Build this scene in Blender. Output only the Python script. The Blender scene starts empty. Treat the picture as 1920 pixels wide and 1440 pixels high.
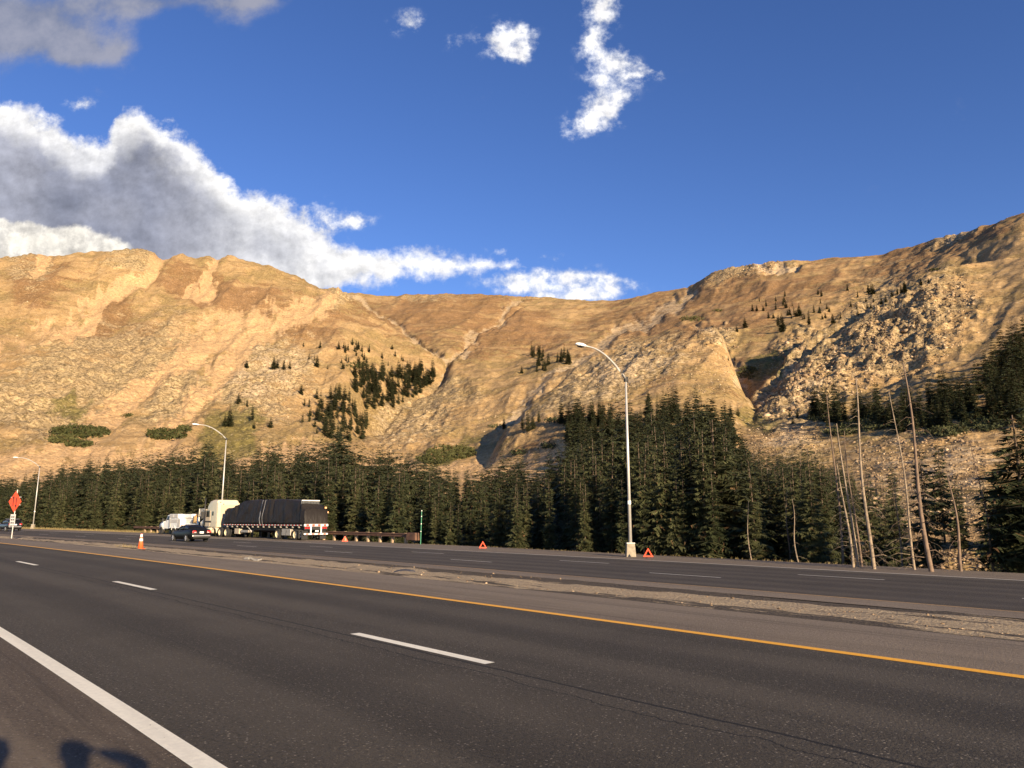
import bpy, math, random
import numpy as np
from mathutils import Vector, Matrix
R = math.radians
PI = math.pi
rng = np.random.RandomState(7)
random.seed(7)
scene = bpy.context.scene
COL = scene.collection

# ------------------------------------------------------------------ camera
FOC, CX, CY, HOR = 1398.7, 960.0, 720.0, 975.1      # lens of the photograph in its own pixels
PITCH = math.atan((HOR - CY) / FOC)
EYE = 1.722
cam_d = bpy.data.cameras.new('camera')
cam = bpy.data.objects.new('camera', cam_d)
COL.objects.link(cam)
cam.location = (0, 0, EYE)
cam.rotation_euler = (PI / 2 + PITCH, 0, 0)
cam_d.sensor_width = 36.0
cam_d.lens = 36.0 * FOC / 1920.0
cam_d.clip_start = 0.05
cam_d.clip_end = 20000
scene.camera = cam

# ------------------------------------------------------------------ sun, sky, exposure
SUN_EL, SUN_AZ = 13.5, 149.0                        # compass degrees clockwise from +Y
sd = bpy.data.lights.new('sun', 'SUN')
sun = bpy.data.objects.new('sun', sd)
COL.objects.link(sun)
sd.energy = 5.0
sd.angle = R(0.5)
sd.color = (1.0, 0.80, 0.55)
sv = Vector((math.sin(R(SUN_AZ)) * math.cos(R(SUN_EL)), math.cos(R(SUN_AZ)) * math.cos(R(SUN_EL)), math.sin(R(SUN_EL))))
sun.rotation_euler = sv.to_track_quat('Z', 'Y').to_euler()
sun.location = (60, -100, 60)
scene.view_settings.view_transform = 'Standard'
scene.view_settings.look = 'None'
scene.view_settings.exposure = 1.2
scene.view_settings.gamma = 1.0
scene.render.engine = 'CYCLES'


class NT:
    """small node-tree writer"""
    def __init__(self, tree):
        self.t = tree
        self.n = tree.nodes
        self.l = tree.links

    def node(self, typ, **kw):
        nd = self.n.new(typ)
        for k, v in kw.items():
            setattr(nd, k, v)
        return nd

    def put(self, sock, v):
        if v is None:
            return
        if hasattr(v, 'is_linked') or isinstance(v, bpy.types.NodeSocket):
            self.l.new(v, sock)
        else:
            sock.default_value = v

    def m(self, op, a, b=None, c=None, clamp=False):
        nd = self.node('ShaderNodeMath', operation=op, use_clamp=clamp)
        for i, v in enumerate((a, b, c)):
            self.put(nd.inputs[i], v)
        return nd.outputs[0]

    def mix(self, f, a, b, typ='MIX'):
        nd = self.node('ShaderNodeMix', data_type='RGBA', blend_type=typ)
        self.put(nd.inputs[0], f)
        for i, v in ((6, a), (7, b)):
            if isinstance(v, tuple) and len(v) == 3:
                v = v + (1.0,)
            self.put(nd.inputs[i], v)
        return nd.outputs[2]

    def ss(self, x, a, b, lo=0.0, hi=1.0, smooth=True):
        nd = self.node('ShaderNodeMapRange', interpolation_type='SMOOTHSTEP' if smooth else 'LINEAR')
        for i, v in enumerate((x, a, b, lo, hi)):
            self.put(nd.inputs[i], v)
        return nd.outputs[0]

    def noise(self, vec, scale, detail=4, rough=0.55, dist=0.0, dim='3D', color=False, lac=2.0):
        nd = self.node('ShaderNodeTexNoise', noise_dimensions=dim)
        self.put(nd.inputs['Vector'], vec)
        nd.inputs['Scale'].default_value = scale
        nd.inputs['Detail'].default_value = detail
        nd.inputs['Roughness'].default_value = rough
        nd.inputs['Distortion'].default_value = dist
        nd.inputs['Lacunarity'].default_value = lac
        return nd.outputs['Color' if color else 'Fac']

    def vor(self, vec, scale, feature='F1', out='Distance', rnd=1.0):
        nd = self.node('ShaderNodeTexVoronoi', feature=feature)
        self.put(nd.inputs['Vector'], vec)
        nd.inputs['Scale'].default_value = scale
        nd.inputs['Randomness'].default_value = rnd
        return nd.outputs[out]

    def mapping(self, vec, scale=(1, 1, 1), rot=(0, 0, 0), loc=(0, 0, 0)):
        nd = self.node('ShaderNodeMapping')
        self.put(nd.inputs['Vector'], vec)
        nd.inputs['Scale'].default_value = scale
        nd.inputs['Rotation'].default_value = rot
        nd.inputs['Location'].default_value = loc
        return nd.outputs[0]

    def sep(self, vec):
        nd = self.node('ShaderNodeSeparateXYZ')
        self.put(nd.inputs[0], vec)
        return nd.outputs

    def comb(self, x, y, z=0.0):
        nd = self.node('ShaderNodeCombineXYZ')
        for i, v in enumerate((x, y, z)):
            self.put(nd.inputs[i], v)
        return nd.outputs[0]

    def attr(self, name, out='Fac'):
        nd = self.node('ShaderNodeAttribute', attribute_name=name)
        return nd.outputs[out]

    def bump(self, h, strength, dist=1.0, normal=None):
        nd = self.node('ShaderNodeBump')
        nd.inputs['Strength'].default_value = strength
        nd.inputs['Distance'].default_value = dist
        self.put(nd.inputs['Height'], h)
        if normal is not None:
            self.put(nd.inputs['Normal'], normal)
        return nd.outputs[0]


def sky_uv(px, py):
    """direction of a point of the sky as X/Y and Z/Y"""
    v = (CY - py) / FOC
    F = math.cos(PITCH) - v * math.sin(PITCH)
    U = math.sin(PITCH) + v * math.cos(PITCH)
    return ((px - CX) / FOC / F, U / F)


world = bpy.data.worlds.new('World')
scene.world = world
world.use_nodes = True
wt = NT(world.node_tree)
wt.n.clear()
sky = wt.node('ShaderNodeTexSky', sky_type='NISHITA')
sky.sun_disc = False
sky.sun_elevation = R(SUN_EL)
sky.sun_rotation = R(SUN_AZ)
sky.altitude = 3400
sky.air_density = 1.0
sky.dust_density = 0.3
sky.ozone_density = 1.6
SKY_S = 0.088
tc = wt.node('ShaderNodeTexCoord')
dx, dy, dz = wt.sep(tc.outputs['Generated'])
ysafe = wt.m('MAXIMUM', dy, 0.05)
u0 = wt.m('DIVIDE', dx, ysafe)
v0 = wt.m('DIVIDE', dz, ysafe)
base = wt.comb(u0, v0, 0.0)
wn = wt.noise(base, 8.0, 10, 0.64, color=True)
wx, wy, wz = wt.sep(wn)
# ragged outline: the place is looked up with a wobble
WA = 0.085
u = wt.m('ADD', u0, wt.m('MULTIPLY', wt.m('SUBTRACT', wx, 0.5), WA))
v = wt.m('ADD', v0, wt.m('MULTIPLY', wt.m('SUBTRACT', wy, 0.5), WA))
fine = wt.noise(base, 30.0, 7, 0.65)
mid = wt.noise(base, 11.0, 6, 0.6)


def curve(x, pts, which):
    """height of a cloud edge along the sky as a float curve"""
    nd = wt.node('ShaderNodeFloatCurve')
    c = nd.mapping.curves[0]
    P = [sky_uv(*p) for p in pts]
    u_lo, u_hi, v_lo, v_hi = -1.0, 0.3, -0.1, 0.7
    Q = [((a - u_lo) / (u_hi - u_lo), (b - v_lo) / (v_hi - v_lo)) for a, b in P]
    Q = [(min(max(a, 0), 1), min(max(b, 0), 1)) for a, b in Q]
    c.points[0].location = Q[0]
    c.points[1].location = Q[-1]
    for q in Q[1:-1]:
        c.points.new(*q)
    for p in c.points:
        p.handle_type = 'AUTO_CLAMPED'
    nd.mapping.update()
    xx = wt.m('DIVIDE', wt.m('SUBTRACT', x, u_lo), u_hi - u_lo, clamp=True)
    wt.l.new(xx, nd.inputs['Value'])
    return wt.m('ADD', wt.m('MULTIPLY', nd.outputs[0], v_hi - v_lo), v_lo)


top = curve(u, [(-420, 260), (-150, 185), (0, 196), (60, 200), (110, 232), (165, 255), (200, 250), (235, 205), (280, 210), (320, 235), (370, 280), (410, 318), (455, 350), (520, 372), (590, 398), (630, 432), (690, 452), (760, 464), (830, 462), (900, 470), (950, 480), (985, 492)], 't')
bot = curve(u, [(-420, 640), (0, 620), (500, 600), (600, 560), (650, 542), (700, 536), (770, 526), (850, 516), (920, 505), (960, 498), (990, 492)], 'b')
dt = wt.m('SUBTRACT', top, v)
db = wt.m('SUBTRACT', v, bot)
inside = wt.m('MINIMUM', dt, db)
f_in = wt.m('ADD', inside, wt.m('MULTIPLY', wt.m('SUBTRACT', fine, 0.5), 0.055))
big = wt.ss(f_in, -0.005, 0.022)
# small and far clouds: soft ellipses with the same wobble
PUFF = [(770, 48, 42, 30, .6), (945, 72, 62, 42, 1), (965, 95, 30, 30, 1), (1128, 12, 36, 55, 1), (1120, 80, 32, 50, .9),
        (1150, 132, 58, 44, 1), (1140, 180, 38, 44, .9), (1115, 215, 54, 34, 1), (1082, 240, 40, 20, .7), (1195, 138, 38, 18, .7),
        (150, 195, 36, 16, .8), (672, 408, 34, 18, .8), (1040, 527, 125, 34, 1.1), (1095, 545, 90, 28, 1.1), (965, 534, 48, 20, .8),
        (1145, 518, 40, 9, .6), (930, 460, 30, 12, .6), (1040, 478, 22, 10, .45), (850, 80, 26, 26, .3), (600, 412, 55, 40, .9), (1230, 135, 24, 12, .4)]
GREY = [(60, 55, 190, 85, 1.0), (-120, 60, 200, 130, 1.0), (225, 90, 34, 44, .6), (300, 5, 240, 40, .8), (470, 10, 90, 24, .5), (150, 95, 60, 40, .8), (430, 40, 60, 20, .25)]


def ell(lst, uu, vv):
    out = None
    for (px, py, a, b, w) in lst:
        cu, cv = sky_uv(px, py)
        a /= FOC
        b /= FOC
        p = wt.m('POWER', wt.m('ABSOLUTE', wt.m('DIVIDE', wt.m('SUBTRACT', uu, cu), a)), 2.0)
        q = wt.m('POWER', wt.m('ABSOLUTE', wt.m('DIVIDE', wt.m('SUBTRACT', vv, cv), b)), 2.0)
        e = wt.m('MULTIPLY', wt.m('EXPONENT', wt.m('MULTIPLY', wt.m('ADD', p, q), -1.3)), w)
        out = e if out is None else wt.m('ADD', out, e)
    return out


uw = wt.m('ADD', u0, wt.m('MULTIPLY', wt.m('SUBTRACT', wx, 0.5), 0.06))
vw = wt.m('ADD', v0, wt.m('MULTIPLY', wt.m('SUBTRACT', wy, 0.5), 0.06))
pe0 = ell(PUFF, uw, vw)
pe = pe0
pe = wt.m('ADD', wt.m('MINIMUM', pe, 0.95), wt.m('MULTIPLY', wt.m('SUBTRACT', fine, 0.5), 2.9))
puff = wt.m('MULTIPLY', wt.ss(pe, 0.15, 1.15), wt.m('MULTIPLY', wt.ss(pe0, 0.02, 0.3), 1.0))
ge = ell(GREY, uw, vw)
ge = wt.m('ADD', ge, wt.m('MULTIPLY', wt.m('SUBTRACT', mid, 0.5), 1.5))
grey = wt.m('MULTIPLY', wt.ss(ge, 0.22, 1.0), 0.85)
low = ell([(60, 470, 210, 60, 1), (-160, 470, 220, 90, 1)], uw, vw)
low = wt.ss(wt.m('ADD', low, wt.m('MULTIPLY', wt.m('SUBTRACT', mid, 0.5), 0.7)), 0.30, 0.46)
# brightness inside the big bank: lit rim on top, thick grey belly, paler again to the right
depth = wt.m('ADD', dt, wt.m('MULTIPLY', wt.m('SUBTRACT', mid, 0.5), 0.10))
belly = wt.ss(depth, 0.018, 0.070)
right = wt.ss(u0, -0.52, -0.24)
belly = wt.m('MULTIPLY', belly, wt.m('SUBTRACT', 1.0, wt.m('MULTIPLY', right, 0.80)))
tone = wt.noise(base, 6.0, 5, 0.5)
g_col = wt.mix(wt.ss(tone, 0.35, 0.65), (0.215, 0.232, 0.305), (0.37, 0.38, 0.45))
w_col = wt.mix(wt.ss(mid, 0.35, 0.6), (0.70, 0.70, 0.73), (0.98, 0.96, 0.93))
bigc = wt.mix(belly, w_col, g_col)
# billows: each swelling is paler towards the sun and greyer on its far side
off1 = wt.noise(wt.comb(wt.m('ADD', u0, 0.010), wt.m('ADD', v0, 0.014), 0.0), 11.0, 6, 0.6)
off2 = wt.noise(wt.comb(wt.m('ADD', u0, 0.004), wt.m('ADD', v0, 0.006), 0.0), 30.0, 7, 0.65)
em = wt.m('ADD', wt.m('MULTIPLY', wt.m('SUBTRACT', mid, off1), 1.25), wt.m('MULTIPLY', wt.m('SUBTRACT', fine, off2), 0.7))
emb = wt.m('ADD', 1.0, em)
bigc = wt.mix(1.0, bigc, wt.comb(emb, emb, emb), 'MULTIPLY')
lowc = wt.mix(wt.ss(fine, 0.36, 0.62), (0.60, 0.57, 0.53), (0.88, 0.83, 0.74))
bigc = wt.mix(low, bigc, wt.mix(1.0, lowc, wt.comb(emb, emb, emb), 'MULTIPLY'))
puffc = wt.mix(wt.ss(pe, 0.5, 1.2), (0.62, 0.66, 0.76), (0.95, 0.93, 0.92))
puffc = wt.mix(1.0, puffc, wt.comb(emb, emb, emb), 'MULTIPLY')
greyc = wt.mix(wt.ss(mid, 0.35, 0.65), (0.20, 0.22, 0.29), (0.34, 0.34, 0.39))
# the blue itself
hs = wt.node('ShaderNodeHueSaturation')
hs.inputs['Saturation'].default_value = 1.20
hs.inputs['Hue'].default_value = 0.516
wt.l.new(sky.outputs[0], hs.inputs['Color'])
blue = wt.mix(1.0, hs.outputs[0], (SKY_S, SKY_S, SKY_S), 'MULTIPLY')
up = wt.m('GREATER_THAN', dz, 0.0)
fwd = wt.ss(dy, 0.05, 0.12)
allm = wt.m('MULTIPLY', up, fwd)
CB = 0.53      # brightness of the clouds
c1 = wt.mix(wt.m('MULTIPLY', grey, allm), blue, wt.mix(1.0, greyc, (CB, CB, CB), 'MULTIPLY'))
c2 = wt.mix(wt.m('MULTIPLY', wt.m('MULTIPLY', puff, 0.93), allm), c1, wt.mix(1.0, puffc, (CB, CB, CB), 'MULTIPLY'))
c3 = wt.mix(wt.m('MULTIPLY', big, allm), c2, wt.mix(1.0, bigc, (CB, CB, CB), 'MULTIPLY'))
bg = wt.node('ShaderNodeBackground')
wt.l.new(c3, bg.inputs['Color'])
bg.inputs['Strength'].default_value = 1.0
wo = wt.node('ShaderNodeOutputWorld')
wt.l.new(bg.outputs[0], wo.inputs['Surface'])

# ------------------------------------------------------------------ materials
MATS = {}


def newmat(name):
    m = bpy.data.materials.new(name)
    m.use_nodes = True
    t = NT(m.node_tree)
    b = t.n['Principled BSDF']
    return m, t, b


def plain(name, col, rough=0.6, metal=0.0, var=0.12, scale=3.0, bump=0.0, emit=None, spec=0.5, coat=0.0):
    if name in MATS:
        return MATS[name]
    m, t, b = newmat(name)
    tcn = t.node('ShaderNodeTexCoord').outputs['Object']
    n = t.noise(tcn, scale, 6, 0.6)
    c = t.mix(t.ss(n, 0.3, 0.7), tuple(x * (1 - var) for x in col), tuple(min(1, x * (1 + var)) for x in col))
    t.put(b.inputs['Base Color'], c)
    b.inputs['Roughness'].default_value = rough
    b.inputs['Metallic'].default_value = metal
    b.inputs['Specular IOR Level'].default_value = spec
    b.inputs['Coat Weight'].default_value = coat
    if bump:
        t.put(b.inputs['Normal'], t.bump(n, bump, 0.02))
    if emit:
        b.inputs['Emission Color'].default_value = emit + (1,)
        b.inputs['Emission Strength'].default_value = 1.0
    MATS[name] = m
    return m


def asphalt(name, dark, light, kind):
    m, t, b = newmat(name)
    uv = t.node('ShaderNodeUVMap', uv_map='road').outputs[0]
    s, d, _ = t.sep(uv)
    # wheel paths and streaks run along the road
    st = t.noise(t.mapping(uv, (0.03, 1.1, 1)), 1.0, 4, 0.6)
    pat = t.noise(uv, 0.35, 5, 0.6)
    agg = t.noise(uv, 55.0, 3, 0.7)
    agg2 = t.noise(uv, 24.0, 4, 0.65)
    k = t.m('ADD', t.m('MULTIPLY', st, 0.65), t.m('MULTIPLY', pat, 0.35))
    c = t.mix(t.ss(k, 0.38, 0.60), dark, light)
    c = t.mix(t.ss(agg, 0.60, 0.70), c, tuple(x * 3.6 for x in light))
    cell = t.vor(uv, 30.0, out='Color')
    cr = t.sep(cell)[0]
    cd = t.vor(uv, 30.0)
    c = t.mix(t.m('MULTIPLY', t.m('GREATER_THAN', cr, 0.74), t.ss(cd, 0.20, 0.34, 0.8, 0.0)), c, (0.26, 0.22, 0.17))
    c = t.mix(t.m('MULTIPLY', t.ss(agg2, 0.52, 0.36), 0.7), c, tuple(x * 0.45 for x in dark))
    if kind in ('near', 'far'):
        lanes = (6.09,) if kind == 'near' else (24.3, 27.9)
        for i, dc in enumerate(lanes):
            for off, wd, thr, amp in ((-0.16, 0.024, 0.26, 0.16), (-0.45, 0.012, 0.42, 0.60), (-2.3, 0.006, 0.60, 0.6)):
                w1 = t.noise(t.comb(s, float(i) * 9 + off, 0.0), 0.7, 10, 0.72)
                w2 = t.noise(t.comb(s, float(i) * 5 + off * 3, 4.0), 0.12, 3, 0.5)
                dd = t.m('ABSOLUTE', t.m('SUBTRACT', t.m('ADD', d, t.m('MULTIPLY', t.m('SUBTRACT', w1, 0.5), amp)), dc + off))
                ww = t.m('MULTIPLY', t.ss(w2, thr - 0.1, thr + 0.12), wd * (1.0 if kind == 'near' else 1.5))
                line = t.ss(t.m('DIVIDE', dd, t.m('MAXIMUM', ww, 0.0008)), 0.8, 1.25, 1.0, 0.0)
                line = t.m('MULTIPLY', line, t.ss(w2, thr - 0.1, thr))
                c = t.mix(t.m('MULTIPLY', line, 0.95), c, (0.006, 0.005, 0.004))
        # polished, slightly paler wheel paths and a darker oil strip in lane middles
        for dc in ((3.2, 5.0, 7.1, 8.9) if kind == 'near' else (21.7, 23.4, 25.3, 27.0, 29.0, 30.7)):
            ln = t.ss(t.m('ABSOLUTE', t.m('SUBTRACT', d, dc)), 0.15, 0.6, 1.0, 0.0)
            c = t.mix(t.m('MULTIPLY', t.m('MULTIPLY', ln, t.ss(pat, 0.35, 0.6, 0.5, 1.0)), 0.36), c, tuple(x * 1.5 for x in light))
    if kind in ('near', 'far'):
        for dc in ((4.1, 8.0) if kind == 'near' else (22.5, 26.1, 29.8)):
            ln = t.ss(t.m('ABSOLUTE', t.m('SUBTRACT', d, dc)), 0.1, 0.7, 1.0, 0.0)
            c = t.mix(t.m('MULTIPLY', t.m('MULTIPLY', ln, t.ss(st, 0.35, 0.6, 0.4, 1.0)), 0.38), c, tuple(x * 0.55 for x in dark))
    if kind == 'shoulder':
        lines = t.noise(t.mapping(uv, (0.05, 3.2, 1)), 1.0, 5, 0.7, 0.3)
        c = t.mix(t.m('MULTIPLY', t.ss(lines, 0.54, 0.60), 0.55), c, tuple(x * 0.55 for x in dark))
        dust = t.noise(t.mapping(uv, (0.10, 0.9, 1)), 1.0, 6, 0.65)
        c = t.mix(t.m('MULTIPLY', t.ss(dust, 0.42, 0.62), 0.6), c, (0.20, 0.155, 0.105))
    t.put(b.inputs['Base Color'], c)
    b.inputs['Roughness'].default_value = 0.82
    b.inputs['Specular IOR Level'].default_value = 0.35
    h = t.m('ADD', agg, t.m('MULTIPLY', agg2, 1.2))
    t.put(b.inputs['Normal'], t.bump(h, 0.75, 0.016))
    return m


M_near = asphalt('asphalt_near', (0.036, 0.0295, 0.020), (0.062, 0.0515, 0.0365), 'near')
M_far = asphalt('asphalt_far', (0.040, 0.032, 0.022), (0.068, 0.055, 0.040), 'far')
M_sh = asphalt('asphalt_shoulder', (0.076, 0.056, 0.037), (0.098, 0.073, 0.049), 'shoulder')
M_shl = asphalt('asphalt_shoulder_pale', (0.155, 0.120, 0.084), (0.215, 0.170, 0.120), 'shoulder')


def gravel_mat():
    m, t, b = newmat('median_gravel')
    uv = t.node('ShaderNodeUVMap', uv_map='road').outputs[0]
    s, d, _ = t.sep(uv)
    g1 = t.vor(uv, 9.0)
    g2 = t.noise(uv, 16.0, 6, 0.7)
    band = t.noise(t.mapping(uv, (0.05, 0.62, 1)), 1.0, 6, 0.62, 0.6)
    blot = t.noise(t.mapping(uv, (0.35, 1.2, 1)), 1.0, 7, 0.66, 0.4)
    tan = t.mix(t.ss(g2, 0.35, 0.65), (0.25, 0.188, 0.118), (0.47, 0.37, 0.24))
    tan = t.mix(t.ss(g1, 0.02, 0.35, 0.5, 0.0), tan, (0.46, 0.39, 0.30))
    drk = t.mix(t.ss(g2, 0.35, 0.65), (0.052, 0.043, 0.035), (0.115, 0.093, 0.070))
    edge = t.ss(t.m('ABSOLUTE', t.m('SUBTRACT', d, 18.9)), 0.2, 1.0, 0.14, 0.0)
    edge2 = t.ss(t.m('ABSOLUTE', t.m('SUBTRACT', d, 14.3)), 0.1, 0.5, 0.13, 0.0)
    k = t.m('ADD', t.m('ADD', t.m('MULTIPLY', band, 0.6), t.m('MULTIPLY', blot, 0.4)), t.m('ADD', edge, edge2))
    c = t.mix(t.ss(k, 0.525, 0.565), tan, drk)
    t.put(b.inputs['Base Color'], c)
    b.inputs['Roughness'].default_value = 0.95
    b.inputs['Specular IOR Level'].default_value = 0.2
    h = t.m('ADD', t.m('MULTIPLY', g2, 1.0), t.m('MULTIPLY', g1, -0.5))
    t.put(b.inputs['Normal'], t.bump(h, 0.9, 0.08))
    return m


M_gravel = gravel_mat()


def paint_mat(name, col, wear, under=(0.075, 0.063, 0.052)):
    m, t, b = newmat(name)
    uv = t.node('ShaderNodeUVMap', uv_map='road').outputs[0]
    n = t.noise(uv, 14.0, 7, 0.75)
    n2 = t.noise(t.mapping(uv, (0.4, 6, 1)), 1.0, 5, 0.6)
    k = t.m('ADD', t.m('MULTIPLY', n, 0.6), t.m('MULTIPLY', n2, 0.4))
    c = t.mix(t.ss(k, 0.40, 0.60), tuple(x * 0.86 for x in col), col)
    c = t.mix(t.ss(k, 0.30 + wear, 0.34 + wear, 1.0, 0.0), c, under)
    t.put(b.inputs['Base Color'], c)
    b.inputs['Roughness'].default_value = 0.55
    t.put(b.inputs['Normal'], t.bump(n, 0.35, 0.01))
    return m


M_white = paint_mat('white_road_paint', (0.92, 0.86, 0.67), 0.035)
M_yel = paint_mat('yellow_road_paint', (0.95, 0.45, 0.02), 0.02)
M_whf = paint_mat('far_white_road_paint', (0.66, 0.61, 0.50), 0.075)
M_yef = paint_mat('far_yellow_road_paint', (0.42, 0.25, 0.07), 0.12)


def terrain_mat():
    m, t, b = newmat('mountain_ground')
    geo = t.node('ShaderNodeNewGeometry')
    pos = geo.outputs['Position']
    A = lambda n: t.attr(n)
    scree, rock, green, brown, pale = A('scree'), A('rock'), A('green'), A('brown'), A('pale')
    tex = t.attr('flow', 'Vector')              # downhill coordinates (degrees across, metres up)
    n1 = t.noise(pos, 0.012, 8, 0.62)
    n2 = t.noise(pos, 0.06, 8, 0.68)
    n3 = t.noise(pos, 0.35, 6, 0.72)
    fl = t.noise(t.mapping(tex, (1.6, 0.006, 1)), 1.0, 7, 0.66, 0.5)
    hz = t.noise(t.mapping(pos, (0.012, 0.012, 0.034)), 1.0, 8, 0.66, 0.8)
    grass = t.mix(t.ss(n2, 0.35, 0.65), (0.300, 0.192, 0.084), (0.410, 0.272, 0.128))
    olive = t.mix(t.ss(n3, 0.3, 0.7), (0.215, 0.145, 0.058), (0.305, 0.212, 0.090))
    rust = t.mix(t.ss(n3, 0.3, 0.7), (0.150, 0.075, 0.034), (0.230, 0.125, 0.056))
    stone = t.mix(t.ss(n3, 0.32, 0.68), (0.165, 0.118, 0.058), (0.47, 0.345, 0.185))
    scr = t.mix(t.ss(n3, 0.3, 0.7), (0.42, 0.265, 0.128), (0.53, 0.345, 0.172))
    c = t.mix(t.ss(t.m('ADD', n1, t.m('MULTIPLY', t.m('SUBTRACT', hz, 0.5), 0.8)), 0.44, 0.58), grass, olive)
    kb = t.m('ADD', t.m('ADD', t.m('MULTIPLY', hz, 0.55), t.m('MULTIPLY', n2, 0.45)), t.m('MULTIPLY', brown, 0.20))
    c = t.mix(t.m('MULTIPLY', t.ss(kb, 0.52, 0.62), 0.72), c, rust)
    kr = t.m('ADD', t.m('ADD', t.m('MULTIPLY', n2, 0.6), t.m('MULTIPLY', n1, 0.4)), t.m('MULTIPLY', t.m('SUBTRACT', rock, 0.35), 0.28))
    kr = t.m('ADD', kr, t.m('ADD', t.m('MULTIPLY', t.m('SUBTRACT', n3, 0.5), 0.25), t.m('MULTIPLY', t.m('SUBTRACT', hz, 0.5), 0.45)))
    c = t.mix(t.m('MULTIPLY', t.ss(kr, 0.50, 0.66), 0.85), c, stone)
    ks = t.m('ADD', scree, t.m('ADD', t.m('MULTIPLY', t.m('SUBTRACT', fl, 0.5), 2.4), t.m('MULTIPLY', t.m('SUBTRACT', n2, 0.5), 1.6)))
    c = t.mix(t.m('MULTIPLY', t.ss(ks, 0.38, 0.75), 0.9), c, scr)
    kp = t.m('ADD', pale, t.m('ADD', t.m('MULTIPLY', t.m('SUBTRACT', n2, 0.5), 2.2), t.m('MULTIPLY', t.m('SUBTRACT', n3, 0.5), 1.2)))
    c = t.mix(t.m('MULTIPLY', t.ss(kp, 0.35, 0.85), 0.85), c, t.mix(t.ss(n3, 0.3, 0.7), (0.36, 0.26, 0.15), (0.52, 0.39, 0.235)))
    kg = t.m('ADD', green, t.m('MULTIPLY', t.m('SUBTRACT', n2, 0.5), 1.2))
    c = t.mix(t.m('MULTIPLY', t.ss(kg, 0.4, 0.8), 0.8), c, t.mix(t.ss(n3, 0.3, 0.7), (0.085, 0.078, 0.022), (0.19, 0.155, 0.045)))
    # weathering grain in several sizes
    n4 = t.noise(pos, 0.9, 5, 0.75)
    gr = t.m('ADD', t.m('MULTIPLY', n4, 0.5), t.m('MULTIPLY', n3, 0.5))
    gs = t.ss(gr, 0.36, 0.64, 0.70, 1.28)
    c = t.mix(1.0, c, t.comb(gs, gs, gs), 'MULTIPLY')
    # scattered stones and tufts
    st = t.vor(pos, 0.42)
    st2 = t.noise(pos, 0.09, 4, 0.6)
    c = t.mix(t.m('MULTIPLY', t.ss(t.m('ADD', st, t.m('MULTIPLY', st2, 0.55)), 0.50, 0.40, 0.0, 1.0), 0.55), c, (0.52, 0.41, 0.27))
    td = t.vor(t.mapping(pos, (1, 1, 1), (0.3, 0.2, 0), (31, 7, 5)), 0.30)
    c = t.mix(t.m('MULTIPLY', t.ss(t.m('ADD', td, t.m('MULTIPLY', st2, -0.6)), -0.10, -0.16, 0.0, 1.0), 0.6), c, (0.06, 0.05, 0.022))
    t.put(b.inputs['Base Color'], c)
    b.inputs['Roughness'].default_value = 0.95
    b.inputs['Specular IOR Level'].default_value = 0.1
    r1 = t.vor(pos, 0.11)
    rr = t.m('ADD', rock, 0.32)
    h = t.m('ADD', t.m('MULTIPLY', n2, 7.0), t.m('MULTIPLY', n3, 2.2))
    h = t.m('ADD', h, t.m('MULTIPLY', r1, 3.0))
    h = t.m('MULTIPLY', h, rr)
    t.put(b.inputs['Normal'], t.bump(h, 0.50, 1.0))
    return m


def foliage(name, a, b_, br=None, c_dead=(0.12, 0.06, 0.03)):
    m, t, b = newmat(name)
    oi = t.node('ShaderNodeObjectInfo').outputs['Random']
    geo = t.node('ShaderNodeNewGeometry')
    n = t.noise(geo.outputs['Position'], 0.9, 3, 0.6)
    ri = geo.outputs['Random Per Island']
    k = t.m('ADD', t.m('MULTIPLY', oi, 0.35), t.m('ADD', t.m('MULTIPLY', n, 0.5), t.m('MULTIPLY', ri, 0.35)))
    c = t.mix(t.ss(k, 0.25, 0.95), a, b_)
    c = t.mix(t.m('MULTIPLY', t.ss(ri, 0.955, 0.965), 0.75), c, c_dead)
    t.put(b.inputs['Base Color'], c)
    b.inputs['Roughness'].default_value = 0.75
    b.inputs['Specular IOR Level'].default_value = 0.15
    return m


M_needle = foliage('conifer_needles', (0.026, 0.033, 0.014), (0.080, 0.080, 0.033))
M_shrub = foliage('shrub_leaves', (0.034, 0.038, 0.012), (0.085, 0.082, 0.028))
M_drygrass = foliage('dry_grass', (0.13, 0.105, 0.045), (0.25, 0.19, 0.085))
M_bark = plain('bark', (0.11, 0.075, 0.05), 0.9, var=0.35, scale=4, bump=0.5)
M_dead = plain('bleached_dead_wood', (0.22, 0.165, 0.11), 0.85, var=0.35, scale=3, bump=0.6)
M_dead2 = plain('brown_dead_wood', (0.15, 0.10, 0.065), 0.85, var=0.3, scale=3, bump=0.6)
M_galv = plain('galvanised_steel', (0.50, 0.47, 0.42), 0.45, 0.35, var=0.08)
M_conc = plain('concrete', (0.27, 0.225, 0.16), 0.9, var=0.2, scale=5, bump=0.4)
M_lampwh = plain('lamp_housing', (0.75, 0.74, 0.70), 0.35)
M_black = plain('black_rubber', (0.018, 0.017, 0.016), 0.85, var=0.3)
M_dkmetal = plain('dark_frame_metal', (0.03, 0.028, 0.026), 0.6, 0.3, var=0.2)
M_carblk = plain('black_car_paint', (0.006, 0.0055, 0.005), 0.38, 0.0, var=0.1, spec=0.22)
M_carsuv = plain('charcoal_car_paint', (0.014, 0.014, 0.016), 0.34, 0.0, var=0.1, coat=0.15, spec=0.4)
M_glass = plain('tinted_glass', (0.008, 0.008, 0.008), 0.14, 0.0, var=0.0, spec=0.25)
M_rim = plain('alloy_rim', (0.62, 0.60, 0.56), 0.3, 0.7, var=0.05)
M_tail = plain('tail_lamp_red', (0.50, 0.02, 0.02), 0.2, var=0.05, coat=0.5)
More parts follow.
